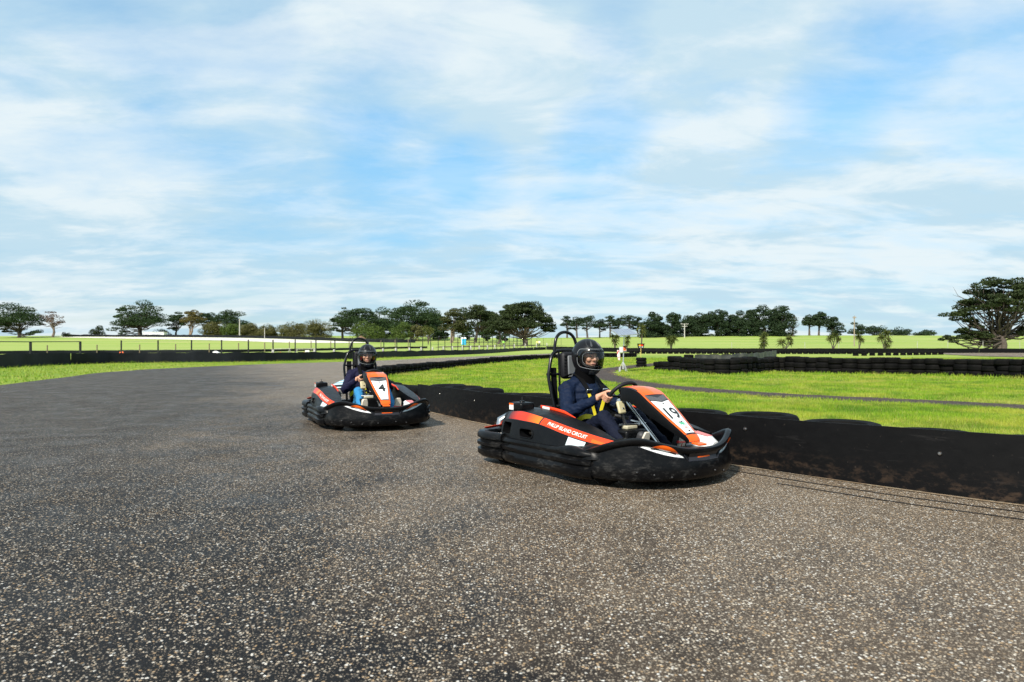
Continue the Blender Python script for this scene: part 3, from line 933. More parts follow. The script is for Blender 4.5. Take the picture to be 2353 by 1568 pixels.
def limb(mb, a, b, r0, r1, r, bend=.12, n=5):
    a, b = np.array(a, float), np.array(b, float); L = np.linalg.norm(b - a)
    pts = []
    for i in range(n + 1):
        t = i / n
        p = a * (1 - t) + b * t
        p = p + r.normal(size=3) * L * bend * .35 * math.sin(math.pi * t); p[2] += -L * .10 * math.sin(math.pi * t)
        pts.append(p)
    mb.tube(pts, list(np.linspace(r0, r1, n + 1)), 6)


def tree(name, label, px, D, top, xl, xr, leaf, bark=BARK, fork=.30, under=.35, pads=26, per=150, size=.5, dome=.55, seed=0, group=None, trunks=1, dead=0, flatpad=.42, base=None, low=None, padr=.30, cat='tree'):
    """px: trunk column, D: depth, top: row of the crown's top, xl..xr: columns of the crown's edges; under: where the crown starts (0..1)"""
    r = np.random.default_rng(seed + 1000)
    if base is not None: D = gp(px, base)[1]
    p = at(px, D); k = D / FPX
    H = (YH - top) * k + CAM_H - p.z; w = (xr - xl) * k / 2; cx = ((xl + xr) / 2 - px) * k
    root = empty(name, p, label=label, cat=cat, group=group)
    mb = MB(); cen, rad, cnt = [], [], []
    for i in range(pads):
        f = (i + .5) / pads
        ang = i * 2.39996 + r.uniform(-.4, .4)
        q = math.sqrt(f)                                     # spread over the plan, domed in height
        rr = w * (q * .80)
        hz_top = H * (1 - (1 - dome) * (q ** 2.2)) * 1.0
        lo = H * under
        t = r.random() ** ((.55 if q < .75 else .9) if under > .3 else 1.0)
        z = lo + (hz_top - lo) * t - H * .03
        pr = w * padr * r.uniform(.75, 1.25)
        pr *= 1.22
        cen.append((cx + rr * math.cos(ang), rr * math.sin(ang) * .8, z - pr * flatpad * .6)); rad.append((pr, pr, pr * flatpad * r.uniform(.8, 1.3)))
        cnt.append(int(per * r.uniform(.7, 1.2)))
    for (dx, z, pr) in (low or []):                            # hand-placed low boughs: offset in columns, height 0..1, radius in columns
        for j in range(6):
            q = r.uniform(.30, .52) * pr * k; oy = r.uniform(-.3, .3) * w
            cen.append((dx * k + r.uniform(-.75, .75) * pr * k, oy, H * z + r.uniform(-.28, .30) * pr * k)); rad.append((q * 1.2, q, q * r.uniform(.35, .6))); cnt.append(int(per * .38))
    tr = max(.035 * H, .16)
    for t in range(trunks):
        o = (0, 0) if trunks == 1 else (r.uniform(-.05, .05) * w, r.uniform(-.05, .05) * w)
        b = np.array((o[0], o[1], -.3)); tip = np.array((o[0] + cx * .3 + r.uniform(-.10, .10) * w, r.uniform(-.1, .1) * w, H * fork))
        mb.tube([b + (0, 0, 0), b + (0, 0, .35), b * .5 + tip * .5 + r.normal(size=3) * .03 * H * np.array((1, 1, 0)), tip], [tr * 1.7, tr * 1.15, tr * .95, tr * .8], 8)
        for i in range(t, len(cen), trunks):
            c = np.array(cen[i]); e = c - (0, 0, rad[i][2] * .1)
            st = tip if r.random() < .7 else tip * .75 + b * .25
            if e[2] < st[2]: st = b + (tip - b) * max(.25, min(.9, e[2] / max(tip[2], .1) * .8))
            limb(mb, st, e, tr * .34, tr * .07, r)
    for i in range(dead):
        a = r.uniform(0, 6.28); limb(mb, (0, 0, H * r.uniform(.3, .6)), (w * .9 * math.cos(a), w * .5 * math.sin(a), H * r.uniform(.35, .9)), tr * .3, tr * .03, r, .2)
    mb.build('trunk', bark, root, angle=180, fix=False)
    leaves('crown', cen, rad, [int(n * 2.1) for n in cnt], size * 1.08, leaf, root, .7, seed)
    return root


G1, G2, G3, G4 = 'trees on the left hill', 'shrubs on the left hill', 'trees behind the straight', 'pines along the ridge'
tree('cypress_tree', 'spreading dark cypress at the left edge of the picture', 44, 318, 694, -26, 98, CYP, fork=.22, under=.42, pads=34, per=190, size=.55, seed=1, group=G1, trunks=2, dead=4, low=[(-38, .22, 16), (42, .16, 20), (-20, .38, 15)], dome=.62)
tree('bare_tree', 'thin reddish half-bare tree beside the left cypress', 121, 322, 703, 95, 147, RED, BARK_L, fork=.35, under=.45, pads=18, per=34, size=.5, seed=2, group=G1, dead=14, dome=.6, padr=.26)
tree('round_shrub', 'tiny dark shrub right of the half-bare tree', 153, 326, 757, 144, 163, CYP2, fork=.2, under=.05, pads=9, per=70, size=.4, seed=3, group=G2, padr=.5, flatpad=.8, cat='shrub')
tree('round_tree', 'small lone round dark tree on the left skyline', 219, 334, 743, 209, 239, CYP2, fork=.3, under=.28, pads=14, per=90, size=.42, seed=4, group=G1, padr=.42, flatpad=.7)
tree('cypress_tree', 'broad layered cypress above the white hut', 322, 334, 688, 264, 386, CYP, fork=.25, under=.38, pads=36, per=190, size=.55, seed=5, group=G1, trunks=2, dead=3, low=[(-45, .13, 22), (-30, .30, 24), (-52, .55, 14), (42, .45, 16), (-38, .72, 14)], dome=.52)
tree('round_shrub', 'low olive shrub behind the white hut', 372, 338, 752, 352, 394, OLIVE, fork=.2, under=.1, pads=12, per=80, size=.4, seed=6, group=G2, padr=.4, flatpad=.6, cat='shrub')
tree('cypress_tree', 'dark cypress left of the yellowish wattle', 404, 344, 712, 384, 432, CYP, fork=.25, under=.45, pads=20, per=120, size=.5, seed=7, group=G1, low=[(-8, .25, 14)], dead=4)
tree('wattle_tree', 'yellowish brown wattle tree on the left hill', 436, 336, 709, 416, 472, YEL, BARK_L, fork=.35, under=.48, pads=24, per=130, size=.45, seed=8, group=G1, trunks=2, dead=3, dome=.75, padr=.33)
tree('cypress_tree', 'dark cypress directly behind the wattle tree', 470, 348, 710, 450, 506, CYP, fork=.3, under=.5, pads=22, per=130, size=.5, seed=9, group=G1)
tree('cypress_tree', 'wide flat-topped cypress behind the pale lamp pole', 528, 344, 709, 488, 572, CYP, fork=.35, under=.45, pads=28, per=150, size=.5, seed=10, group=G1, dome=.55)
for i, (x, D, t, a, b, m, lab) in enumerate(((492, 334, 740, 466, 522, OLIVE, 'leftmost olive bush of the hedge on the left hill'), (538, 332, 739, 512, 566, GREEN, 'green bush in front of the pale lamp pole'),
        (574, 330, 742, 552, 600, OLIVE, 'olive bush right of the pale lamp pole'), (610, 328, 746, 588, 637, OLIVE, 'low olive bush at the right end of the hill hedge'),
        (672, 326, 738, 639, 706, OLIVE, 'rounded olive bush left of the tallest bush'), (728, 322, 731, 694, 762, OLIVE, 'tallest rounded olive bush beside the dark trees'))):
    tree('teatree_bush', lab, x, D, t, a, b, m, BARK_L, fork=.2, under=.04, pads=26, per=230, size=.48, seed=20 + i, group=G2, padr=.40, flatpad=.75, trunks=2, dome=.62, cat='bush')
tree('cypress_tree', 'dark leafy cypress left of the brown earth mound', 824, 300, 700, 764, 884, CYP, fork=.25, under=.35, pads=34, per=190, size=.55, seed=30, group=G3, low=[(-44, .3, 20), (-50, .55, 14)], dome=.6)
tree('round_tree', 'thin pale tree at the left end of the dark trees', 787, 305, 703, 770, 806, CYP2, BARK_L, fork=.4, under=.35, pads=14, per=60, size=.5, seed=31, group=G3, dead=5)
tree('teatree_bush', 'bright green bush beside the brown earth mound', 848, 285, 733, 806, 892, GREEN, BARK_L, fork=.2, under=.22, pads=24, per=170, size=.42, seed=32, group=G3, padr=.36, flatpad=.7, trunks=2, dome=.55, cat='bush')
tree('cypress_tree', 'huge dark cypress in the middle of the tree belt', 948, 285, 686, 868, 1024, CYP, fork=.25, under=.32, pads=46, per=210, size=.55, seed=33, group=G3, trunks=3, dome=.66, padr=.24)
tree('teatree_bush', 'green bush standing before the huge dark cypress', 925, 272, 738, 898, 952, GREEN, BARK, fork=.25, under=.25, pads=18, per=150, size=.4, seed=34, group=G3, padr=.4, flatpad=.7, dome=.6, cat='bush')
tree('teatree_bush', 'brownish bush right of the green bush in the tree belt', 958, 272, 742, 940, 978, OLIVE, BARK, fork=.25, under=.25, pads=12, per=120, size=.4, seed=35, group=G3, padr=.42, flatpad=.7, dome=.6, cat='bush')
tree('gum_tree', 'olive gum tree with a pale forked trunk left of the blue toilet', 1036, 256, 700, 1008, 1076, m_leaf('gum_leaf', (.040, .050, .014), (.065, .070, .020), (.09, .09, .03)), BARK_L, fork=.35, under=.35, pads=26, per=170, size=.45, seed=36, group=G3, trunks=2, dome=.7, padr=.33)
tree('cypress_tree', 'dark cypress directly behind the blue toilet', 1092, 262, 696, 1056, 1146, CYP2, fork=.3, under=.38, pads=32, per=170, size=.52, seed=37, group=G3, dead=4, dome=.72)
tree('cypress_tree', 'dark cypress with a leaning trunk between the toilet and the biggest tree', 1145, 240, 716, 1112, 1188, CYP2, fork=.35, under=.45, pads=22, per=160, size=.5, seed=38, group=G3, low=[(-15, .35, 13)])
tree('cypress_tree', 'biggest domed cypress with a thick pale trunk and many limbs', 1206, 205, 683, 1128, 1276, CYP2, BARK_L, fork=.20, under=.42, pads=56, per=230, size=.48, seed=39, group=G3, trunks=3, dome=.52, padr=.22, low=[(52, .32, 16), (-48, .36, 16)])
for i, (x, t, a, b, D, lab) in enumerate(((876, 706, 846, 908, 312, 'shaded cypress in the gap left of the huge dark cypress'), (985, 700, 958, 1014, 310, 'shaded cypress behind the pale cabbage palm'), (1012, 712, 990, 1034, 305, 'low dark tree in the gap left of the gum tree'),
        (1066, 706, 1044, 1090, 300, 'dark tree partly hidden behind the gum tree'), (1118, 704, 1098, 1142, 290, 'dark tree in the gap behind the blue toilet'), (1160, 706, 1136, 1184, 285, 'shaded cypress behind the left side of the biggest tree'), (905, 722, 884, 930, 305, 'squat dark tree behind the green bush'))):
    tree('cypress_tree', lab, x, D, t, a, b, CYP, fork=.3, under=.12, pads=26, per=150, size=.55, seed=140 + i, group=G3, dome=.72, padr=.34, flatpad=.6)
for i, (x, t, a, b, D, lab) in enumerate(((1303, 722, 1289, 1320, 340, 'first slender pine right of the biggest cypress'), (1326, 721, 1311, 1343, 335, 'second slender pine right of the biggest cypress'), (1350, 719, 1330, 1372, 330, 'wide slender-stemmed pine left of the solar panel'),
        (1378, 730, 1364, 1394, 338, 'short pine between the two wider ridge pines'), (1402, 722, 1386, 1418, 334, 'thin pine just left of the solar panel'), (1422, 720, 1408, 1438, 342, 'thin pine directly behind the solar panel'),
        (1445, 714, 1424, 1468, 332, 'tallest slender pine right of the solar panel'), (1466, 724, 1452, 1482, 336, 'pine behind the tall thin palm'))):
    tree('pine_tree', lab, x, D, t, a, b, PINE, fork=.62, under=.58, pads=14, per=80, size=.55, seed=50 + i, group=G4, dead=3, dome=.55, padr=.42, flatpad=.45, low=[(random.choice((-7, 7)), .38, 6)])
for i, (x, t, a, b, D) in enumerate(((1492, 716, 1472, 1520, 325), (1514, 722, 1500, 1532, 332), (1543, 714, 1522, 1568, 325), (1582, 724, 1564, 1606, 332), (1612, 716, 1590, 1636, 330), (1648, 709, 1624, 1674, 330), (1676, 713, 1656, 1700, 336),
        (1704, 709, 1682, 1726, 330), (1730, 706, 1710, 1750, 338), (1752, 696, 1724, 1776, 332), (1778, 708, 1764, 1798, 338), (1800, 698, 1772, 1828, 330))):
    lab = ['dark pine just right of the tall thin palm', 'pine behind the dense clump left of the power pole', 'wide dense pine left of the power pole', 'low dark pine behind the power pole', 'dark pine just right of the power pole', 'broad dense pine in the middle of the ridge',
           'dense pine filling the ridge right of the middle', 'dark pine left of the two tallest ridge pines', 'shaded pine directly before the taller ridge pine', 'taller of the ridge pines, above the palm shaped like a column', 'gap-filling pine between the two tallest ridge pines', 'last tall domed pine at the right end of the dense ridge'][i]
    tree('pine_tree', lab, x, D, t, a, b, PINE, fork=.4, under=.06, pads=34, per=150, size=.62, seed=70 + i, group=G4, dome=.78, padr=.38, flatpad=.7)
tree('bare_tree', 'leafless tree at the right end of the dense pine ridge', 1823, 328, 722, 1806, 1842, RED, BARK, fork=.4, under=.5, pads=8, per=10, size=.4, seed=90, group=G4, dead=16)
for i, (x, t, a, b, u, lab) in enumerate(((1860, 718, 1844, 1882, .55, 'leftmost tree of the separate clump of tall pines'), (1882, 715, 1864, 1904, .5, 'tallest pine of the separate clump'), (1912, 720, 1892, 1938, .15, 'dense right hand pine of the separate clump'))):
    tree('pine_tree', lab, x, 345, t, a, b, PINE, fork=.5, under=u, pads=22, per=110, size=.6, seed=95 + i, group=G4, dome=.62, padr=.36, flatpad=.6, trunks=2)
for i, (x, t, a, b, lab) in enumerate(((1972, 735, 1950, 1992, 'dark pine behind the tall pole on the right'), (2008, 744, 1986, 2036, 'low pine right of the tall pole'), (2064, 751, 2040, 2092, 'small flat pine on the right skyline'), (2126, 757, 2100, 2154, 'lowest flat shrub-like pine on the right skyline'))):
    tree('pine_tree', lab, x, 352, t, a, b, PINE, fork=.3, under=.2, pads=18, per=90, size=.55, seed=100 + i, group=G4, dome=.6, padr=.34, flatpad=.55)
# the big tree at the right edge
tree('old_pine_tree', 'large gnarled dark pine at the right edge of the picture', 2296, 106, 628, 2196, 2420, CYP2, BARK, fork=.20, under=.56, pads=50, per=250, size=.30, seed=120, trunks=3, dead=30, dome=.70, padr=.165, flatpad=.36,
     low=[(-98, .47, 34), (-72, .50, 26), (-66, .27, 30), (-40, .22, 26), (-84, .20, 20), (-105, .15, 16), (70, .30, 30), (40, .24, 22), (-50, .36, 20)])


# cabbage palms beyond the far barrier
def palm(label, px, D, top, heads, tilt=0.0, seed=0):
    r = np.random.default_rng(seed + 500); p = at(px, D); k = D / FPX
    H = (YH - top) * k + CAM_H - p.z
    root = empty('cabbage_palm', p, label=label, cat='palm', group='cabbage palms beyond the far barrier')
    tr = MB(); lf = MB()
    for dx, hz, rr in heads:
        c = np.array((dx * k, r.uniform(-.2, .2), H * hz)); tr.tube([(0, 0, -.2), (dx * k * .25, 0, H * hz * .4), tuple(c)], [.10, .08, .06], 6)
        for i in range(95):
            d = r.normal(size=3); d[2] = d[2] * .8 + .35; d /= np.linalg.norm(d); L = rr * k * r.uniform(.85, 1.3)
            s = np.cross(d, r.normal(size=3)); s /= np.linalg.norm(s); s *= .045
            mid = c + d * L * .6; tip = c + d * L + np.array((0, 0, -.28 * L * (1 - d[2])))
            lf.add([c - s * .5, c + s * .5, mid + s, mid - s, tip], [(0, 1, 2, 3), (3, 2, 4)])
    tr.build('trunk', BARK, root, fix=False); lf.build('crown', CORD, root, smooth=False, fix=False)


palm('small dark palm left of the solar mast', 1413, 118, 768, [(0, .55, 11), (-6, .85, 8), (5, .8, 8)], seed=1)
palm('narrow dark palm just right of the solar mast', 1441, 118, 770, [(0, .5, 8), (1, .8, 8)], seed=2)
palm('tall thin palm with a yellow-green head above the lit sign', 1474, 112, 748, [(0, .86, 13), (2, .72, 10)], seed=3)
palm('short palm right of the lit sign', 1542, 112, 771, [(-4, .72, 12), (6, .75, 11), (1, .62, 9)], seed=4)
palm('column-shaped bushy palm in the right paddock', 1755, 108, 764, [(0, .72, 11), (1, .45, 11), (-2, .3, 10), (2, .88, 8)], seed=5)
palm('pair of leaning palm heads right of the column-shaped palm', 1804, 108, 772, [(-8, .55, 13), (9, .78, 11), (13, .55, 7)], seed=6)
palm('three-headed palm left of the tall pole', 1914, 107, 762, [(-7, .66, 11), (4, .76, 10), (13, .58, 8)], seed=7)
palm('slim palm just right of the tall pole', 1974, 107, 765, [(0, .76, 10), (5, .62, 8)], seed=8)
palm('dark two-stemmed palm in the right paddock', 2033, 106, 756, [(4, .78, 12), (-9, .60, 12), (7, .45, 11), (5, .25, 9)], seed=9)
palm('pale cabbage palm before the tree belt left of the gum', 984, 228, 747, [(0, .55, 14), (-6, .8, 10), (7, .7, 10)], seed=10)


# ================================================================== small things in the distance
def pxz(px, y, D):
    return (YH - y) * D / FPX + CAM_H


WHITE = mat('white_paint', (.72, .72, .70), .5); HUTW = mat('hut_white', (.70, .71, .70), .6); ORANGE_P = mat('orange_plastic', (.75, .12, .02), .5)
GREYM = mat('galvanised', (.45, .47, .48), .35, .8); DARKG = mat('dark_glass', (.02, .02, .025), .2)
k = 326 / FPX
p = at(356, 326)
hut = empty('white_hut', p, label='long low white hut below the broad cypress', cat='hut')
W_, H_ = 49 * k, 10.5 * k
mb = MB(); mb.box((0, 0, H_ / 2 - .1), (W_, 3, H_ + .2)); mb.build('wall', HUTW, hut, smooth=False)
mb = MB(); mb.box((0, -.05, H_ + .06), (W_ + .4, 3.4, .12)); mb.build('roof', mat('hut_roof', (.60, .62, .62), .5), hut, smooth=False)
for dx in (-.28, .02, .25):
    mb = MB(); mb.box((W_ * dx, -1.5, H_ * .55), (W_ * .16, .06, H_ * .45)); mb.build('shutter', mat('hut_shutter', (.52, .55, .56), .5), hut, smooth=False)
mb = MB(); mb.box((-W_ * .47, -1.62, H_ * .7), (.14, .14, H_ * 1.5)); mb.build('post', HUTW, hut, smooth=False)


def pole(name, label, px, y0, y1, D, r, m, arms=(), cat='pole'):
    p = at(px, D); H = pxz(px, y0, D) - p.z
    root = empty(name, p, label=label, cat=cat)
    mb = MB(); mb.tube([(0, 0, -.3), (0, 0, H * .5), (0, 0, H)], [r, r * .9, r * .75], 8); mb.build('shaft', m, root)
    for z, w in arms:
        mb = MB(); mb.box((0, -.1, H * z), (w, .16, .16)); mb.build('crossarm', m, root, smooth=False)
        for s in (-.45, -.2, .2, .45):
            mb = MB(); mb.lathe([(.0, .0), (.08, 0), (.05, .12), (.09, .18), (.0, .3)], 8, c=(w * s, -.1, H * z + .08)); mb.build('insulator', m, root)


pole('light_pole', 'thick pale pole standing before the hedge on the left hill', 550.6, 733, 770, 322, .34, PALEW)
pole('light_pole', 'thin pale pole left of the gap in the hill hedge', 608, 753, 779, 285, .15, PALEW)
pole('power_pole', 'power pole with crossarms before the dense pines', 1573, 744, 775, 315, .22, mat('pole_grey', (.45, .43, .40), .8), ((.97, 3.6), (.80, 2.4)))
pole('power_pole', 'tall plain pole in the right paddock', 1963, 726, 784, 180, .16, mat('pole_brown', (.26, .21, .16), .8), ((.93, .9),))
# blue portable toilet
p = at(1065.5, 226); kk = 226 / FPX; w, h = 11.2 * kk, 17.5 * kk
t = empty('portable_toilet', p, label='bright blue portable toilet with a white roof under the trees', cat='toilet')
BLUE = mat('toilet_blue', (.02, .30, .55), .45)
mb = MB(); mb.box((0, 0, h * .40), (w, w, h * .82)); mb.build('wall', BLUE, t, smooth=False, bevel=.05)
mb = MB(); mb.box((0, -w * .51, h * .40), (w * .62, .05, h * .70)); mb.build('door', mat('toilet_door', (.03, .38, .62), .45), t, smooth=False)
mb = MB(); mb.loft([[(a * w * .55 * s, b * w * .55 * s, h * z) for a, b in ((-1, -1), (1, -1), (1, 1), (-1, 1))] for s, z in ((1, .80), (1, .88), (.85, .96), (.5, 1.0))]); mb.build('roof', WHITE, t, smooth=False)
mb = MB(); mb.box((-w * .42, -w * .515, h * .45), (w * .14, .05, h * .75)); mb.build('frame', WHITE, t, smooth=False)
# earth mound
p = at(830, 280); mb = MB(); rr = np.random.default_rng(3); rings = []
for i in range(7):
    f = i / 6
    rings.append([((1 - f) * 2.5 * math.cos(a) * (1 + .12 * math.sin(3 * a + i)), (1 - f) * 1.8 * math.sin(a), f ** .8 * 2.0 + .1 * math.sin(5 * a + i) * (1 - f)) for a in np.linspace(0, 6.283, 20, endpoint=False)])
mb.loft(rings, True, True); o = mb.build('earth_mound', mat('mound_earth', (.20, .125, .07), .95, noise=(2, (.12, .075, .04), .4, .6), bump=(4, .8, .2)), loc=p); tag(o, 'brown pile of bare earth at the foot of the dark trees', 'mound')
# orange round marker on the left field
p = at(279.5, 78); kk = 78 / FPX; o = MB().lathe([(0, -.10), (.20, -.10), (.25, -.06), (.26, 0), (.25, .06), (.20, .10), (0, .10)], 20, axis='y', c=(0, 0, .26)).build('round_marker', ORANGE_P, loc=p); tag(o, 'orange round marker behind a steel post on the left', 'marker')
# marshal's gate frame, board and cones beyond the left barrier
p = at(674, 74); kk = 74 / FPX
fr = empty('hurdle_frame', p, label='pale metal hurdle on splayed legs beyond the left barrier', cat='hurdle')
for x0, x1 in ((-2.4, -.25), (.25, 2.4)):
    mb = MB(); mb.tube([(x0, 0, .80), (x1, 0, .84)], .035, 6); mb.build('rail', PALEW, fr)
    for x in (x0 + .15, x1 - .15):
        for s in (-1, 1):
            mb = MB(); mb.tube([(x, 0, .80), (x + s * .22, s * .2, 0)], .03, 6); mb.build('leg', PALEW, fr)
p = at(706, 72); b = empty('notice_board', p, label='blank white board on legs beyond the left barrier', cat='board')
mb = MB(); mb.box((0, 0, .45), (.46, .03, .5)); mb.build('panel', WHITE, b, smooth=False)
for s in (-.18, .18): mb = MB(); mb.tube([(s, .02, 0), (s, .02, .3)], .02, 6); mb.build('leg', PALEW, b)
for x, lab in ((644.5, 'orange traffic cone left of the white board'), (699, 'orange traffic cone beside the white board')):
    c = empty('traffic_cone', at(x, 75), label=lab, cat='cone', group='traffic cones beyond the left barrier')
    MB().box((0, 0, .02), (.36, .36, .04)).build('base', ORANGE_P, c, smooth=False)
    MB().lathe([(.14, .04), (.08, .30), (.03, .50), (.0, .51)], 14).build('body', ORANGE_P, c)
    MB().lathe([(.100, .23), (.074, .33)], 14).build('stripe', WHITE, c)
p = at(496, 62); o = MB().loft([[(a * sx, b * sy, z) for a, b in ((-1, -1), (1, -1), (1, 1), (-1, 1))] for sx, sy, z in ((.44, .25, 0), (.46, .27, .42), (.30, .2, .60), (.08, .1, .74))]).build('white_block', WHITE, loc=p, smooth=False, bevel=.03); tag(o, 'small white stepped block peeping over the left barrier', 'block')

# ------------------------------------------------------------------ solar warning light on its tripod
D = 31.5; p = at(1432, D); kk = D / FPX
so = empty('solar_signal', p, label='solar panel on a silver tripod mast with a signal box', cat='signal')
ALU = mat('aluminium', (.50, .52, .54), .4, .7); MASTG = mat('mast_grey', (.36, .37, .38), .5)
ptop = 1.84
MB().tube([(0, 0, .30), (.02, 0, 1.0), (.05, 0, ptop)], [.028, .026, .02], 10).build('mast', ALU, so)
MB().tube([(0, 0, .12), (0, 0, .42)], .036, 10).build('collar', MASTG, so)
for a in (R(-60), R(60), R(180), R(10)):
    mb = MB(); mb.tube([(0, 0, .48), (.10 * math.cos(a), .10 * math.sin(a), .30), (.20 * math.cos(a), .20 * math.sin(a), .0)], .013, 8); mb.build('leg', MASTG, so)


def quad_slab(c4, t, m, name, parent, inset=0.0):
    c = [np.array(q, float) for q in c4]; n = np.cross(c[1] - c[0], c[3] - c[0]); n /= np.linalg.norm(n)
    mid = sum(c) / 4; c = [q + (mid - q) * inset for q in c]
    return MB().loft([[q - n * t / 2 for q in c], [q + n * t / 2 for q in c]]).build(name, m, parent, smooth=False)


def pw(px, y, dd):     # point of the mast at a pixel and a depth offset, in its own frame
    Dq = D + dd
    return ((px - CX) / FPX * Dq - p.x, dd, (YH - y) * Dq / FPX + CAM_H - p.z)


c4 = [pw(1403.3, 758.4, .30), pw(1446, 755.9, .42), pw(1466.9, 769.2, -.30), pw(1423, 772.4, -.42)]
quad_slab(c4, .035, ALU, 'panel_frame', so)
nn = np.cross(np.array(c4[1]) - np.array(c4[0]), np.array(c4[3]) - np.array(c4[0])); nn /= np.linalg.norm(nn)
sgn = 1 if nn[1] < 0 else -1


def m_pv():
    s = NT('solar_cells'); q = s.noise(3); br = s.t.nodes.new('ShaderNodeTexBrick')
    s.t.links.new(s.obj, br.inputs[0]); br.inputs['Scale'].default_value = 6; br.offset = 0
    return s.done(s.mix(s.rng(q, .3, .7), (.15, .19, .25), (.21, .25, .31)), .2, None, .6)


PV = m_pv()
for i in range(4):
    for j in range(6):
        def cor(u, v):
            a = np.array(c4[0]) * (1 - u) + np.array(c4[1]) * u; b = np.array(c4[3]) * (1 - u) + np.array(c4[2]) * u
            return a * (1 - v) + b * v + nn * sgn * .021
        u0, u1, v0, v1 = .03 + .94 * j / 6 + .006, .03 + .94 * (j + 1) / 6 - .006, .04 + .92 * i / 4 + .008, .04 + .92 * (i + 1) / 4 - .008
        quad_slab([cor(u0, v0), cor(u1, v0), cor(u1, v1), cor(u0, v1)], .004, PV, 'solar_cell', so)
MB().box((-.10, 0, 1.02), (.17, .14, .26)).build('control_box', mat('box_grey', (.50, .52, .55), .5), so, smooth=False, bevel=.012)
MB().box((.06, -.07, 1.06), (.15, .12, .25)).build('lamp_housing', mat('lamp_grey', (.30, .27, .25), .5), so, smooth=False, bevel=.01)
MB().box((.09, -.16, 1.195), (.24, .24, .02)).build('lamp_hood', mat('hood_black', (.012, .012, .012), .5), so, smooth=False)
MB().lathe([(0, -.02), (.045, -.015), (.06, .0)], 16, axis='y', c=(.05, -.135, 1.07)).build('red_lamp', mat('red_lens', (.75, .10, .02), .3), so)
MB().box((.05, -.132, 1.07), (.12, .004, .17)).build('lamp_face', mat('red_face', (.70, .13, .03), .5), so, smooth=False)
MB().box((-.18, -.12, .10), (.08, .08, .22)).build('battery_box', MASTG, so, smooth=False, bevel=.01)
# rolled flag hanging from the box
def m_flag():
    s = NT('flag_cloth'); return s.done(s.mix(s.rng(s.noise(9, 2, .5), .50, .56), (.72, .70, .68), (.62, .04, .04)), .8)
rings = []
for i in range(12):
    f = i / 11; z = 1.0 - .46 * f; r_c = .015 + .042 * math.sin(math.pi * min(1, f * .62 + .25))
    rings.append([((r_c * (1 + .22 * math.sin(4 * a + 2.1 * f))) * math.cos(a) * 1.05 + .04 * f, (r_c * (1 + .22 * math.sin(4 * a + 2.1 * f))) * math.sin(a) * .6, z) for a in np.linspace(0, 6.283, 20, endpoint=False)])
o = MB().loft(rings).build('hanging_flag', m_flag(), loc=(p.x - .23, p.y - .03, p.z)); tag(o, 'red and white flag hanging beside the solar mast', 'flag')
MB().tube([(-.10, -.03, 1.12), (-.235, -.03, 1.0)], .008, 6).build('flag_hook', STEEL, so)

# tyre pile with the lit sign on a yellow post
D2 = 39.0; p2 = at(1473.5, D2)
ts = empty('tyre_stack', p2, label='stack of three tyres holding the lit sign post', cat='tyre stack')
z = 0
for i in range(3): child('tyre', TY[0], ts, (random.uniform(-.01, .01), 0, z), random.random() * 6, (1.0, 1.0, .92)); z += .182
sg = empty('signal_sign', (p2.x - .02, p2.y, p2.z), label='small yellow and red lit sign on a thin post in the tyre stack', cat='sign')
MB().tube([(0, 0, .03), (.0, 0, 1.15)], .016, 8).build('post', mat('post_yellow', (.55, .40, .10), .6), sg)
MB().loft([[(-.20, -.02, 1.33), (.20, -.02, 1.33), (.20, .10, 1.33), (-.20, .10, 1.33)], [(-.15, -.02, 1.09), (.15, -.02, 1.09), (.15, .10, 1.09), (-.15, .10, 1.09)]]).build('housing', mat('sign_black', (.012, .012, .012), .5), sg, smooth=False)
MB().box((0, -.09, 1.335), (.42, .20, .02)).build('hood', MATS['sign_black'], sg, smooth=False)
for x, c, e in ((-.07, (.9, .45, .02), 1.0), (.06, (.9, .06, .02), .9)):
    MB().box((x, -.032, 1.245), (.115, .02, .075)).build('lamp', mat('sign_lamp_%g' % x, c, .4, emit=(c, e)), sg, smooth=False, bevel=.008)
for x in (-.06, .07): MB().box((x, -.03, 1.15), (.07, .016, .045)).build('plate', WHITE, sg, smooth=False)
# track mark: a thin metal drain cover on the asphalt
q0 = np.array(g(606, 886.6)); q1 = np.array(g(651, 887.8)); c = (q0 + q1) / 2; ang = math.atan2(*(q1 - q0)[::-1])
o = MB().box((0, 0, 0), (float(np.linalg.norm(q1 - q0)), .16, .006)).build('drain_cover', mat('drain_steel', (.06, .065, .075), .5, .2), loc=(c[0], c[1], .012), smooth=False, bevel=.002); o.rotation_euler.z = ang; tag(o, 'thin flat metal drain cover lying on the asphalt left of the far kart', 'drain cover')
# ================================================================== karts
BLK = m_black(); BLKS = m_black('slate_plastic', .25, .28)
SLATE = mat('slate_panel', (.012, .014, .020), .30, spec=.3, noise=(5, (.035, .038, .048), .4, .65))
ORG = mat('decal_orange', (.78, .115, .006), .36, spec=.3, coat=.2, noise=(9, (.70, .085, .006), .45, .7)); REDD = mat('decal_red', (.72, .044, .006), .42, spec=.3, coat=.12)
WHT = mat('decal_white', (.74, .76, .76), .32, coat=.3, noise=(12, (.62, .63, .62), .5, .75)); PALEB = mat('decal_pale', (.50, .58, .60), .35, coat=.3)
LINE = mat('decal_line', (.014, .013, .016), .4); INK = mat('decal_ink', (.008, .008, .008), .5); GREYC = mat('decal_grey', (.085, .085, .09), .45, noise=(60, (.05, .05, .055), .4, .7))
CHROME = mat('bright_metal', (.55, .55, .54), .25, 1.0); DARKM = mat('dark_metal', (.06, .06, .062), .4, .8); BEIGE = mat('beige_plastic', (.45, .40, .24), .5); YELLOW = mat('yellow_webbing', (.75, .62, .02), .6)
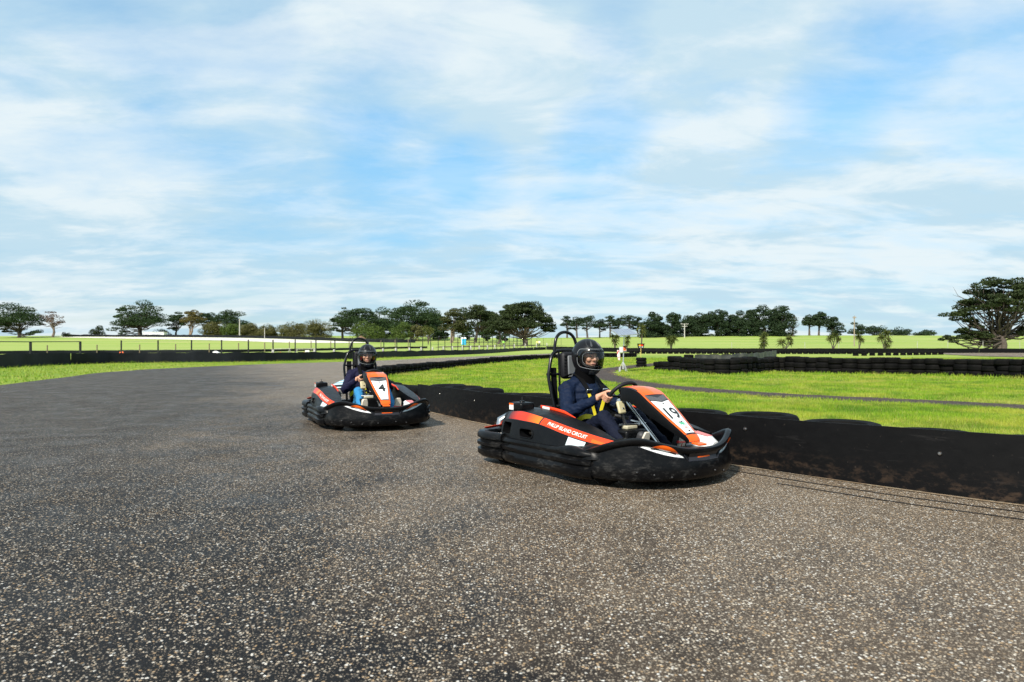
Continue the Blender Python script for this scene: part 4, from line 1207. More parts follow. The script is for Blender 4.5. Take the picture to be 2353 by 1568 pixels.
WEB = mat('black_webbing', (.005, .005, .0055), .7, spec=.1); PADM = mat('pad_vinyl', (.010, .010, .012), .5, spec=.2, bump=(40, .3, .004)); GREYPAD = mat('pad_grey', (.13, .14, .15), .5)
KTYRE = mat('kart_tyre', (.008, .007, .0065), .75, spec=.15, noise=(8, (.022, .016, .012), .4, .65)); GREEN_I = mat('decal_green', (.05, .42, .22), .5); TUBEM = mat('tube_black', (.005, .005, .006), .22, 0.0, .3)


def strip(mb, f, s0, s1, lo, hi, ns=16, nv=4, mi=0):
    """patch of a surface f(s, v) between v=lo(s) and v=hi(s)"""
    rows = []
    for i in range(ns + 1):
        s = s0 + (s1 - s0) * i / ns
        a = lo(s) if callable(lo) else lo; b = hi(s) if callable(hi) else hi
        rows.append([f(s, a + (b - a) * j / nv) for j in range(nv + 1)])
    mb.loft(rows, closed=False, caps=False, mi=mi)
    return mb


def interp_curve(xs, pts):
    pts = np.array(pts, float)
    P = spline(np.column_stack([xs, pts]), 160); o = np.argsort(P[:, 0])
    P = P[o]
    return lambda q: np.array([np.interp(q, P[:, 0], P[:, k + 1]) for k in range(pts.shape[1])])


def rib_prof(zs, amp, ztop):
    pr = [(-.13, .06), (-.05, .05), (-.012, .056), (.016 * amp, .085), (.018 * amp, .125), (-.004, .141), (-.004, .149), (.020 * amp, .165), (.022 * amp, .19), (-.002, .207), (-.002, .214), (.018 * amp, .228), (.018 * amp, ztop - .022), (.004, ztop - .004), (-.03, ztop), (-.07, ztop - .008), (-.085, ztop - .04), (-.09, .14)]
    return pr


def sweep(mb, path, prof_fn, n, sharp=False):
    P = spline(path, n); T = np.gradient(P, axis=0); T /= np.linalg.norm(T, axis=1)[:, None]; Nn = np.stack([T[:, 1], -T[:, 0]], 1)
    rings = []
    for i in range(n):
        f = i / (n - 1)
        rings.append([(P[i, 0] + Nn[i, 0] * o, P[i, 1] + Nn[i, 1] * o, z) for o, z in prof_fn(f, P[i])])
    mb.loft(rings, True, True)
    return mb


def text_part(txt, name, m, parent, fn, size, centre=True, sx=1.0, bold=0.0):
    vs, fs = text_verts(txt, bold)
    w = vs[:, 0].max() + vs[:, 0].min() if centre else 0
    hh = vs[:, 1].max() + vs[:, 1].min() if centre else 0
    mb = MB(); mb.add([fn((a - w / 2) * size * sx, (b - hh / 2) * size) for a, b in vs], fs)
    return mb.build(name, m, parent, smooth=False, fix=False)


# front bumper: plan outline and the height of its rail
FB = [(.34, -.690, .235), (.48, -.685, .270), (.62, -.655, .318), (.76, -.595, .365), (.87, -.50, .378), (.965, -.33, .333), (1.02, -.17, .303), (1.035, 0, .297)]
FB = FB + [(x, -y, z) for x, y, z in FB[-2::-1]]
FBS = spline(FB, 121)


def fb_prof(zt):
    return [(-.11, .080), (-.03, .066), (-.004, .072), (.008, .095), (.014, .15), (.004, .195), (-.010, zt - .072), (-.013, zt - .054), (.006, zt - .040), (.018, zt - .022), (.014, zt - .005), (-.004, zt + .004), (-.024, zt - .001), (-.034, zt - .014), (-.032, zt - .05), (-.045, .14)]


_fT = np.gradient(FBS[:, :2], axis=0); _fT /= np.linalg.norm(_fT, axis=1)[:, None]; _fN = np.stack([_fT[:, 1], -_fT[:, 0]], 1)


def fb_surface(off):
    ys = FBS[:, 1]

    def f(y, z):
        i = np.interp(y, ys, np.arange(len(ys)))
        P = [np.interp(i, np.arange(len(ys)), FBS[:, k]) for k in range(3)]; n = [np.interp(i, np.arange(len(ys)), _fN[:, k]) for k in range(2)]
        pr = fb_prof(P[2])[2:10]; o = np.interp(z, [q[1] for q in pr], [q[0] for q in pr]) + off
        return (P[0] + n[0] * o, P[1] + n[1] * o, z)
    return f


# side pod cross-sections (right side, mirrored for the left)
PX = [-.66, -.52, -.37, -.10, .20, .42, .56, .68]
PA = interp_curve(PX, [(-.665, .262), (-.69, .262), (-.70, .262), (-.70, .26), (-.70, .25), (-.675, .245), (-.63, .25), (-.57, .255)])
PB = interp_curve(PX, [(-.635, .405), (-.655, .413), (-.66, .413), (-.66, .402), (-.652, .352), (-.625, .318), (-.585, .303), (-.535, .300)])
PC = interp_curve(PX, [(-.595, .460), (-.61, .480), (-.615, .488), (-.605, .457), (-.600, .412), (-.580, .376), (-.550, .352), (-.515, .332)])
PD = interp_curve(PX, [(-.43, .475), (-.43, .502), (-.43, .508), (-.42, .485), (-.43, .432), (-.45, .388), (-.48, .357), (-.50, .333)])
# number panel centre line: x, z, half width
PN = spline([(.936, .322, .062), (.915, .362, .067), (.76, .478, .100), (.605, .592, .126), (.555, .628, .131), (.485, .674, .134), (.40, .700, .134), (.29, .702, .130), (.258, .686, .124)], 81)
_pT = np.gradient(PN[:, :2], axis=0); _pT /= np.linalg.norm(_pT, axis=1)[:, None]; _pN = np.stack([-_pT[:, 1], _pT[:, 0]], 1)
if _pN[30, 1] < 0: _pN = -_pN
PLEN = float(np.linalg.norm(np.diff(PN[:, :2], axis=0), axis=1).sum())


def pn_surface(off):
    def f(s, v):
        i = np.clip(s, 0, 1) * 80; ar = np.arange(81)
        x, z, w = (np.interp(i, ar, PN[:, k]) for k in range(3)); nx, nz = (np.interp(i, ar, _pN[:, k]) for k in range(2))
        c = .010 * (1 - v * v) + off
        return (x + nx * c, v * w, z + nz * c)
    return f


WHEEL_C, WHEEL_N, WHEEL_R = V(.150, .02, .632), V(-.75, 0, .66), .142
WHEEL_N = WHEEL_N / np.linalg.norm(WHEEL_N); WHEEL_UP = V(.66, 0, .75); WHEEL_UP = WHEEL_UP / np.linalg.norm(WHEEL_UP)


def rim(a):
    """point of the steering wheel rim; a = 0 at the top, positive towards the driver's right"""
    return WHEEL_C + WHEEL_R * (math.cos(a) * WHEEL_UP + math.sin(a) * V(0, -1, 0))


def cut_holes(o, cutters):
    for cb in cutters:
        c = cb.build('cutter', BLK, None, smooth=False)
        b = o.modifiers.new('cut', 'BOOLEAN'); b.object = c; b.operation = 'DIFFERENCE'; b.solver = 'EXACT'
        evaluated(o); me = c.data; bpy.data.objects.remove(c); bpy.data.meshes.remove(me)
    me = o.data; me.polygons.foreach_set('use_smooth', [True] * len(me.polygons))
    try: me.set_sharp_from_angle(angle=R(30))
    except Exception: pass


def rrect(x0, x1, z0, z1, r, n=5, slant=0.0):
    pts = []
    for cx, cz, a0 in ((x1 - r, z1 - r, 0), (x0 + r, z1 - r, 90), (x0 + r, z0 + r, 180), (x1 - r, z0 + r, 270)):
        for i in range(n):
            a = R(a0 + 90 * i / (n - 1)); pts.append((cx + r * math.cos(a) + slant * (cz + r * math.sin(a) - z0), cz + r * math.sin(a)))
    return pts


def make_kart(loc, yaw, label, number, emblem):
    K = empty('go_kart', loc, yaw, label=label, cat='go-kart', group='rental karts on the track')
    # ---- lower protection ring
    mb = MB(); sweep(mb, [p[:2] for p in FB], lambda f, p: fb_prof(float(np.interp(f, np.linspace(0, 1, 121), FBS[:, 2]))), 97)
    fbo = mb.build('front_bumper', BLK, K, angle=50)
    rear = [(-.56, -.715), (-.70, -.735), (-.83, -.735), (-.955, -.69), (-1.015, -.57), (-1.035, -.40), (-1.04, 0)]
    rear = rear + [(x, -y) for x, y in rear[-2::-1]]
    bulge = lambda f: 1.0
    mb = MB(); sweep(mb, rear[::-1], lambda f, p: rib_prof(0, 1.25, .288 if abs(p[1]) > .3 else .27), 81); mb.build('rear_bumper', BLK, K, angle=50)
    for s in (-1, 1):
        side = [(-.60, .690), (-.50, .718), (-.35, .728), (-.15, .722), (.05, .722), (.22, .732), (.36, .735), (.47, .722), (.55, .68)]
        amp = lambda f: .55 + .6 * abs(f - .45) * 1.6
        path = [(x, y * s) for x, y in side]
        if s > 0: path = path[::-1]
        # outward normal of sweep() is to the right of travel
        mb = MB(); sweep(mb, path, (lambda f, p: rib_prof(0, amp(f), .262 + .030 * math.exp(-((p[0] - .36) / .13) ** 2))), 61); mb.build('side_bumper', BLK, K, angle=50)
    # decals of the front bumper
    f2 = fb_surface(.0035); f3 = fb_surface(.0055); f1 = fb_surface(.002)
    for s in (-1, 1):
        tl = lambda y: (abs(y) - .20) / (.50 - .20)
        low = lambda y: .232 + .085 * tl(y) + .006 * math.sin(math.pi * max(0, min(1, tl(y)))) * -2.2
        topw = lambda y: low(y) + .034 * math.sin(math.pi * max(0, min(1, tl(y)))) ** .7 + .001
        topo = lambda y: topw(y) + .033 * math.sin(math.pi * max(0, min(1, (abs(y) - .245) / (.435 - .245)))) ** .8
        a, b = (-.50, -.205) if s < 0 else (.205, .50)
        mb = MB(); strip(mb, f1, a - .012, b + .012, lambda y: low(y) - .006, lambda y: max(topo(y), topw(y)) + .006, 22, 3); mb.build('recess', LINE, fbo)
        mb = MB(); strip(mb, f2, a, b, low, topw, 22, 3); mb.build('white_decal', WHT if s < 0 else PALEB, fbo)
        a, b = (-.435, -.25) if s < 0 else (.25, .435)
        mb = MB(); strip(mb, f3, a, b, topw, topo, 18, 3); mb.build('orange_decal', ORG, fbo)
    mb = MB(); strip(mb, f2, -.072, .062, .226, .251, 8, 2); mb.build('orange_decal', ORG, fbo)
    mb = MB(); strip(mb, f1, -.16, .15, .205, .262, 10, 2); mb.build('recess', LINE, fbo)
    mb = MB(); mb.tube([f2(y, z) for y, z in ((-.20, .255), (-.165, .207), (0, .203), (.155, .207), (.19, .255))], .003, 6); mb.build('seam_line', SLATE, fbo)
    for y, z in ((-.42, .12), (-.30, .10), (-.12, .11), (.10, .12), (.24, .10), (-.52, .14)):
        mb = MB(); mb.ell(f2(y, z), (.008, .008, .008), 8, 6); mb.build('bolt', DARKM, fbo)
    mb = MB(); mb.box((.985, -.006, .318), (.075, .085, .014), ry=.12); mb.build('orange_tab', ORG, K, bevel=.004, smooth=False)
    # ---- nose deck and floor
    deck = [(1.0, 0), (.95, .30), (.86, .46), (.72, .55), (.60, .56), (.60, -.56), (.72, -.55), (.86, -.46), (.95, -.30)]
    mb = MB(); mb.prism(deck, lambda p: (p[0], p[1], .19), lambda p: (p[0], p[1], .235 + .03 * (1 - abs(p[1]) / .6))); mb.build('nose_deck', BLKS, K, bevel=.01)
    mb = MB(); mb.box((.08, 0, .07), (1.35, .62, .012)); mb.build('floor_tray', BLK, K, smooth=False)
    for y in (-.31, .31):
        mb = MB(); mb.tube([(.92, y * .8, .09), (.62, y, .09), (-.2, y * 1.05, .09), (-.85, y * 1.1, .10)], .016, 8); mb.build('chassis_tube', TUBEM, K)
    # ---- side pods
    for s in (-1, 1):
        m = lambda p: (p[0], p[1] * (-s), p[2])
        mb = MB(); rings = []
        for x in np.linspace(-.66, .68, 44):
            A, B, C, D_ = PA(x), PB(x), PC(x), PD(x)
            rings.append([m((x, *A)), m((x, *(A * .5 + B * .5 + V(-.004, 0)))), m((x, *B)), m((x, *(B * .5 + C * .5 + V(-.004, .002)))), m((x, *C)), m((x, *(C * .5 + D_ * .5 + V(0, .006)))), m((x, *D_)), m((x, D_[0] + .01, .16)), m((x, A[0] + .05, .16))])
        mb.loft(rings, True, True)
        pod = mb.build('side_pod', BLKS, None, angle=25)
        if s < 0:
            cuts = []
            for x0, x1, z0, z1, r, sl in ((-.625, -.485, .290, .388, .018, 0), (-.335, -.150, .284, .356, .032, -.25)):
                cb = MB(); o_ = rrect(x0, x1, z0, z1, r, slant=sl); cb.loft([[(x, -.80, z) for x, z in o_], [(x, -.585, z) for x, z in o_]]); cuts.append(cb)
            try: cut_holes(pod, cuts)
            except Exception as e: print('cut failed', e)
        pod.parent = K
        if s < 0:
            for x0, x1, z0, z1, r, sl in ((-.335, -.150, .284, .356, .032, -.25),):
                o_ = rrect(x0, x1, z0, z1, r, slant=sl); pts = []
                for x, z in o_:
                    A, B = PA(x), PB(x); t = (z - A[1]) / (B[1] - A[1]); pts.append((x, A[0] + (B[0] - A[0]) * t - .005, z))
                mb = MB(); mb.tube(pts, .006, 6, closed=True); mb.build('vent_rim', BLKS, pod)
            mb = MB(); mb.ell((-.27, -.605, .315), (.05, .02, .022), 12, 8); mb.build('exhaust_tip', mat('burnt_steel', (.16, .12, .09), .5, .7), pod)
            mb = MB(); mb.box((-.55, -.60, .34), (.05, .02, .03)); mb.build('bracket', DARKM, pod)
        band = lambda off: (lambda x, v: m(tuple(np.concatenate([[x], PB(x) * (1 - v) + PC(x) * v + V(-.93, .36) * off + V(-.004, .002) * (1 - (2 * v - 1) ** 2)]))))
        mb = MB(); strip(mb, band(.002), -.60, .66, .0, 1.0, 44, 3); mb.build('decal_edge', LINE, pod)
        def fade(name='decal_fade'):
            if name in MATS: return MATS[name]
            q = NT(name); xx = q.sep(q.obj)[0]
            return q.done(q.mix(q.rng(xx, -.56, -.36), (.05, .006, .006), q.mix(q.rng(xx, -.30, -.13), (.62, .030, .008), (.82, .16, .006))), .3)
        mb = MB(); strip(mb, band(.0035), -.555, -.115, .05, .95, 22, 3); mb.build('red_decal', fade(), pod)
        mb = MB(); strip(mb, band(.0035), -.098, .65, .05, .95, 34, 3); mb.build('name_decal', REDD, pod)
        mb = MB(); strip(mb, band(.0045), .47, .655, .06, lambda x: .5 - .30 * (x - .47) / .185, 10, 2); mb.build('orange_decal', ORG, pod)
        # text along the band
        b2 = band(.006)

        def txt_fn(a, b, s=s, b2=b2):
            x = .205 + (a if s < 0 else -a)
            h = np.linalg.norm(PC(x) - PB(x))
            return b2(x, .50 + b / h - .0 * a)
        text_part('PHILLIP ISLAND CIRCUIT', 'lettering', mat('decal_text', (.78, .78, .76), .4), pod, txt_fn, .043, sx=.92, bold=.008)
        sidef = lambda x, v: m((x, (PA(x) * (1 - v) + PB(x) * v)[0] - .005, (PA(x) * (1 - v) + PB(x) * v)[1]))
        mb = MB(); strip(mb, sidef, .255, .43, lambda x: .20 + .40 * (x - .255) / .175, .97, 12, 3); mb.build('pale_decal', PALEB, pod)
        mb = MB(); strip(mb, lambda x, v: m((x, -.424 + .004 - .0 * v, PD(x)[1] - .004 + .026 * v)), -.40, .06, 0, lambda x: 1.0 if x < -.08 else max(.1, 1 - .9 * (x + .08) / .14), 20, 2); o = mb.build('inner_decal', REDD, pod); sd = o.modifiers.new('s', 'SOLIDIFY'); sd.thickness = .012
        mb = MB(); strip(mb, lambda x, v: m((x, -.427 - .004, PD(x)[1] - .002 + .022 * v)), -.36, -.26, .05, .95, 6, 2); mb.build('white_decal', WHT, pod)
    for s in (-1, 1):
        mb = MB(); rings = []
        for f in np.linspace(0, 1, 13):
            q = math.sin(math.pi * f) ** .6; x = .36 + .26 * f
            rings.append([(x, s * (.60 + .115 * math.cos(t) * (.35 + .65 * q)), .215 + (.10 * q) * max(-.2, math.sin(t))) for t in np.linspace(-.6, math.pi + .6, 10)])
        mb.loft(rings, True, True); mb.build('wheel_arch', BLK, K, angle=60)
    # ---- front wheel covers on either side of the nose
    for s in (-1, 1):
        mb = MB(); rings = []
        for i in range(9):
            f = i / 8; x = .58 + .24 * f; w = .075 * (1 - .35 * f); zt = .345 - .035 * f - .03 * max(0, f - .75) * 4
            rings.append([(x, s * .40 - w, .22), (x, s * .40 - w * .9, zt - .02), (x, s * .40 - w * .5, zt), (x, s * .40 + w * .5, zt), (x, s * .40 + w * .9, zt - .02), (x, s * .40 + w, .22)])
        mb.loft(rings, True, True)
        if s > 0:
            cvr = mb.build('wheel_cover', WHT, K, angle=40)
            mb = MB(); strip(mb, lambda a, v: (.60 + .16 * a, s * .40 + (.05 * (1 - .25 * a)) * (2 * v - 1) * .9, .345 - .035 * (a * .66 + .09) + .004), 0, 1, 0, 1, 8, 3); mb.build('red_decal', mat('decal_pink', (.66, .10, .07), .3, coat=.5), cvr)
        else:
            mb.build('wheel_cover', BLKS, K, angle=40)
    # ---- number panel
    mb = MB(); rings = []; fs = pn_surface(0)
    for i in range(41):
        s = i / 40; j = int(round(s * 80)); w = PN[j, 2]; nx, nz = _pN[j]; d = .026 + .080 * min(1, s * 1.5)
        top = [fs(s, v) for v in np.linspace(-1, 1, 9)]
        x, z = PN[j, 0], PN[j, 1]
        rings.append([(x - nx * d, -w * 1.04, z - nz * d)] + [(x - nx * .012, -w * 1.05, z - nz * .012)] + top + [(x - nx * .012, w * 1.05, z - nz * .012)] + [(x - nx * d, w * 1.04, z - nz * d)])
    mb.loft(rings, True, True); pan = mb.build('number_panel', BLKS, K, angle=35)
    a1, a2, a3 = pn_surface(.0025), pn_surface(.0045), pn_surface(.0065)
    SP_ = PLEN
    s_wb, s_wt, s_ct = .095, .565, .630
    mb = MB(); strip(mb, a1, .0, .985, -.99, .99, 40, 8); mb.build('decal_edge', LINE, pan)
    bw = lambda s: 1 - .022 / np.interp(s, np.linspace(0, 1, 81), PN[:, 2])
    for sg_, mm in ((-1, ORG), (1, mat('decal_orange_sheen', (.70, .12, .02), .3, coat=.5))):  # right half gets a washed orange that paints in its sky reflection
        e0, e1 = (lambda s: -.96), (lambda s: -bw(s))
        if sg_ > 0: e0, e1 = (lambda s: bw(s)), (lambda s: .96)
        mb = MB(); strip(mb, a2, s_wb - .012, .735, e0, e1, 30, 2); mb.build('orange_decal', mm, pan)
    mb = MB(); strip(mb, a2, .008, s_wb - .022, -.95, .95, 4, 6); mb.build('orange_decal', ORG, pan)
    iw = lambda s: bw(s) - .055
    mb = MB(); rows = []
    for i in range(31):
        q = i / 30; rows.append([a2(s_wb + (s_wt - .035 * (1 - abs(v)) - s_wb) * q, v * iw(s_wb + (s_wt - s_wb) * q)) for v in np.linspace(-1, 1, 9)])
    mb.loft(rows, closed=False, caps=False); mb.build('white_plate', WHT, pan)
    mb = MB(); rows = []
    for i in range(7):
        q = i / 6; rows.append([a2(s_wt + .012 - .035 * (1 - abs(v)) + (s_ct + .012 - .02 * (1 - abs(v)) - s_wt - .0) * q, v * (iw(s_wt) + .03)) for v in np.linspace(-1, 1, 9)])
    mb.loft(rows, closed=False, caps=False); mb.build('grey_chevron', GREYC, pan)
    mb = MB(); strip(mb, a2, s_ct + .022, .965, lambda s: -bw(s) - .02, lambda s: .04, 14, 4); mb.build('orange_decal', ORG, pan)
    mb = MB(); strip(mb, a2, s_ct + .022, .965, .04, lambda s: bw(s) + .02, 14, 4); mb.build('orange_decal', MATS['decal_orange_sheen'], pan)

    def num_fn(a, b, c=.37):
        s = c + b / SP_; w = float(np.interp(s, np.linspace(0, 1, 81), PN[:, 2])); return a3(s, (a + .006) / w)
    text_part(number, 'number', INK, pan, num_fn, .172 if number == '19' else .190, sx=.95, bold=.016 if number == '19' else .03)
    for y, s in ((-.012, .505), (.004, .245)):
        mb = MB(); mb.ell(num_fn(y if number == '19' else y * .6, (s - .37) * SP_), (.007, .007, .006), 10, 6); mb.build('rivet', DARKM, pan)
    if emblem:
        for (y0, y1, b0, b1, mm) in ((-.022, .026, .205, .232, GREEN_I), (-.028, .004, .236, .246, INK), (-.014, .030, .193, .199, GREEN_I), (-.016, .024, .168, .174, ORG), (-.012, .026, .157, .163, ORG)):
            def ef(s, v): return a3(s, v / float(np.interp(s, np.linspace(0, 1, 81), PN[:, 2])))
            n_ = 5 if mm is GREEN_I and b1 - b0 > .02 else 1
            mb = MB()
            for q in range(n_):
                u0 = y0 + (y1 - y0) * q / n_; u1 = u0 + (y1 - y0) / n_ * .8
                strip(mb, ef, b0 + (.006 if q % 2 else 0), b1 + (.006 if q % 2 == 0 and n_ > 1 else 0), u0, u1, 3, 2)
            mb.build('emblem', mm, pan)
        mb = MB(); strip(mb, ef, .110, .128, -.006, .012, 3, 2); mb.build('emblem', INK, pan)
    # ---- steering
    st = MB().tube([rim(a) for a in np.linspace(0, 2 * math.pi, 40, endpoint=False)], .0165, 10, closed=True).build('steering_wheel', PADM, K)
    mb = MB(); mb.ell(WHEEL_C - WHEEL_N * .02, (.045, .05, .035), 14, 8); mb.build('hub', DARKM, st)
    for a in (R(90), R(-90), R(180)):
        mb = MB(); mb.tube([WHEEL_C - WHEEL_N * .02, rim(a)], .010, 6); mb.build('spoke', DARKM, st)
    MB().tube([WHEEL_C - WHEEL_N * .03, WHEEL_C - WHEEL_N * .55], .014, 8).build('steering_column', CHROME, K)
    mb = MB(); mb.box((.30, -.135, .545), (.028, .075, .105), ry=-.35); mb.build('column_pad', BEIGE, K, bevel=.012)
    mb = MB(); mb.box((.287, -.135, .550), (.006, .05, .08), ry=-.35); mb.build('column_pad_edge', YELLOW, K, smooth=False)
    mb = MB(); mb.tube([(.30, -.13, .50), (.32, -.10, .40), (.36, -.06, .26)], .012, 8); mb.build('column_bracket', DARKM, K)
    for (a, b, r_, mm) in (((.24, -.10, .60), (.31, -.13, .52), .022, CHROME), ((.20, -.11, .47), (.27, -.02, .45), .016, DARKM), ((.30, -.16, .40), (.36, .02, .40), .013, CHROME), ((.22, .06, .42), (.35, .10, .40), .012, CHROME)):
        MB().tube([a, b], r_, 8).build('linkage', mm, K)
    MB().box((.33, -.07, .385), (.07, .12, .03)).build('fuel_tank', mat('tank_beige', (.40, .37, .26), .5), K, bevel=.008)
    MB().box((.34, -.06, .30), (.16, .26, .14)).build('tank_tray', BLK, K, bevel=.02)
    for y in (-.22, .25):
        mb = MB(); mb.tube([(.56, y, .10), (.60, y, .28)], .010, 6); mb.tube([(.60, y - .05, .27), (.60, y + .05, .27)], .012, 6); mb.build('pedal', mat('pedal_red', (.55, .03, .03), .4), K)
    mb = MB(); mb.tube([(.42, -.28, .235), (.66, -.24, .235)], .007, 6); mb.build('brake_rod', CHROME, K)
    mb = MB(); mb.tube([(.50 + .012 * i / 4, -.262 + .012 * math.cos(i * 1.57), .235 + .012 * math.sin(i * 1.57)) for i in range(40)], .0028, 5); mb.build('brake_spring', mat('spring_green', (.25, .45, .36), .4), K)
    # ---- wheels
    for x, y, r_, w in ((.52, -.50, .128, .125), (.52, .50, .128, .125), (-.73, -.52, .140, .19), (-.73, .52, .140, .19)):
        s = 1 if y > 0 else -1
        w_ = MB().lathe([(.06, -w / 2 + .02), (r_ * .85, -w / 2), (r_ * .97, -w / 2 + .014), (r_, -w / 2 + .035), (r_, w / 2 - .035), (r_ * .97, w / 2 - .014), (r_ * .85, w / 2), (.06, w / 2 - .02)], 32, axis='y', c=(x, y, r_)).build('wheel', KTYRE, K)
        MB().lathe([(.0, -.02), (.05, -.03), (.066, -w / 2 + .02), (.07, w / 2 - .02), (.05, .03), (.0, .02)], 20, axis='y', c=(x, y, r_)).build('rim', DARKM, w_)
    MB().tube([(-.73, -.52, .14), (-.73, .52, .14)], .02, 10).build('rear_axle', CHROME, K)
    MB().tube([(.52, -.46, .13), (.55, -.3, .12), (.55, .3, .12), (.52, .46, .13)], .016, 8).build('front_axle', TUBEM, K)
    for s in (-1, 1):
        mb = MB(); mb.loft([[(-.82, s * .50, .325), (-.82, s * .62, .315), (-.90, s * .66, .295), (-.96, s * .56, .290)], [(-.80, s * .50, .345), (-.80, s * .64, .335), (-.90, s * .69, .312), (-.99, s * .56, .300)]], True, True); mb.build('rear_fender', REDD, K, bevel=.004)
    # ---- engine cover at the back right, with its cap and sticker
    eb = MB(); eb.box((-.515, -.535, .518), (.17, .15, .075)); ebo = eb.build('airbox', BLK, K, bevel=.018)
    MB().lathe([(0, .016), (.014, .015), (.024, .009), (.027, .0)], 14, c=(-.515, -.535, .555)).build('cap', BLK, ebo)
    MB().tube([(-.515, -.535, .573), (-.515, -.535, .60)], .004, 6).build('cap_pin', DARKM, ebo)
    MB().box((-.568, -.6125, .518), (.060, .003, .055)).build('sticker', WHT, ebo, smooth=False)
    MB().box((-.568, -.6145, .540), (.060, .003, .014)).build('sticker_band', ORG, ebo, smooth=False)
    MB().box((-.72, -.36, .30), (.26, .24, .24)).build('engine', DARKM, K, bevel=.03)
    for i in range(6): MB().box((-.72, -.36, .215 + i * .034), (.28, .26, .008)).build('cooling_fin', CHROME if i == 3 else DARKM, K, smooth=False)
    MB().tube([(-.86, -.44, .40), (-.90, -.50, .36), (-.90, -.52, .30)], [.035, .04, .03], 10).build('silencer', CHROME, K)
    # ---- seat
    rings = []
    for x, z, w, d in ((.02, .20, .16, .03), (-.08, .135, .175, .05), (-.22, .10, .19, .10), (-.36, .12, .20, .15), (-.47, .24, .205, .14), (-.53, .42, .20, .11), (-.575, .60, .17, .07), (-.59, .68, .14, .04)):
        back = max(0, min(1, (z - .15) / .3)); nx_, nz_ = (1 - .0) * back, 1 - back
        row = []
        for v in np.linspace(-1, 1, 11):
            c = d * abs(v) ** 2.4
            row.append((x + nx_ * c, .04 + v * w, z + nz_ * c))
        rings.append(row)
    mb = MB(); mb.loft(rings, False, False); se = mb.build('seat', BLK, K, angle=180); sd = se.modifiers.new('s', 'SOLIDIFY'); sd.thickness = .014
    # ---- roll bar: wide hoop, narrower top hoop, head pad, straps
    hoop = [(-.44, -.215, .30), (-.475, -.215, .46), (-.545, -.232, .74), (-.56, -.215, .84), (-.575, -.178, .95), (-.580, -.13, .995), (-.582, -.06, 1.006), (-.582, .0, 1.007)]
    hoop = hoop + [(x, -y, z) for x, y, z in hoop[-2::-1]]
    rb = MB().tube([p + V(0, .02, 0) for p in spline(hoop, 60)], .0165, 10).build('roll_bar', TUBEM, K)
    th = [(-.580, -.145, .955), (-.588, -.128, 1.06), (-.594, -.105, 1.125), (-.597, -.06, 1.165), (-.598, 0, 1.178)]
    th = th + [(x, -y, z) for x, y, z in th[-2::-1]]
    MB().tube([p + V(0, .02, 0) for p in spline(th, 40)], .0150, 10).build('top_hoop', TUBEM, rb)
    for y in (-.075, .115): MB().tube([(-.575, y, 1.0), (-.56, y, .70), (-.55, y, .45)], .010, 8).build('upright', TUBEM, rb)
    MB().box((-.545, .03, .87), (.075, .20, .25), ry=-.06).build('head_pad', PADM, rb, bevel=.03)
    MB().box((-.500, .03, .86), (.018, .11, .20), ry=-.06).build('pad_insert', GREYPAD, rb, bevel=.008)
    MB().box((-.562, -.135, .66), (.006, .065, .38), ry=-.08).build('back_strap', WEB, rb, smooth=False)
    MB().box((-.562, .175, .66), (.006, .065, .38), ry=-.08).build('back_strap', WEB, rb, smooth=False)
    MB().tube([(-.565, -.22, .79), (-.565, .26, .79)], .012, 8).build('cross_bar', TUBEM, rb)
    MB().tube([(-.50, -.36, .50), (-.50, .40, .50)], .014, 8).build('support_bar', DARKM, rb)
    for i in range(7): MB().box((-.508, .03, .775 + i * .03), (.006, .185, .008), ry=-.06).build('pad_rib', PADM, rb, smooth=False)
    return K


# ------------------------------------------------------------------ drivers
SKIN = mat('skin', (.52, .27, .17), .5, noise=(30, (.46, .22, .14), .4, .7)); LIPS = mat('lips', (.38, .12, .10), .45); EYE = mat('eye_dark', (.015, .012, .010), .3); HAIR = mat('brow_hair', (.014, .011, .010), .6)
HELM = mat('helmet_satin', (.0045, .005, .006), .30, spec=.22, noise=(4, (.0065, .007, .009), .4, .6)); HLINE = mat('helmet_line', (.04, .042, .046), .4); RUBBER = mat('trim_rubber', (.003, .003, .0035), .5, spec=.15)


def m_visor():
    m = bpy.data.materials.new('visor_clear'); m.use_nodes = True; t = m.node_tree; t.nodes.clear()
    o = t.nodes.new('ShaderNodeOutputMaterial'); tr = t.nodes.new('ShaderNodeBsdfTransparent'); tr.inputs[0].default_value = (.90, .93, .95, 1)
    gl = t.nodes.new('ShaderNodeBsdfGlossy'); gl.inputs['Roughness'].default_value = .04; fr = t.nodes.new('ShaderNodeLayerWeight'); fr.inputs[0].default_value = .32
    mx = t.nodes.new('ShaderNodeMixShader'); t.links.new(fr.outputs['Fresnel'], mx.inputs[0]); t.links.new(tr.outputs[0], mx.inputs[1]); t.links.new(gl.outputs[0], mx.inputs[2]); t.links.new(mx.outputs[0], o.inputs[0])
    return m


VISOR = m_visor(); VEDGE = mat('visor_edge', (.22, .24, .25), .25)


def helmet_pt(az, el, k=1.0):
    ca, ce, se = math.cos(az), math.cos(el), math.sin(el)
    a = .158 if ca > 0 else .150
    z = (.146 if el > 0 else .190) * se
    tap = 1 - .16 * max(0, -se) ** 1.6
    x, y = a * ce * ca * tap, .126 * ce * math.sin(az) * tap
    chin = math.exp(-((el + .62) / .42) ** 2) * max(0, ca) ** 2
    x += .034 * chin
    return V(x * k, y * k, z * k) * 1.05


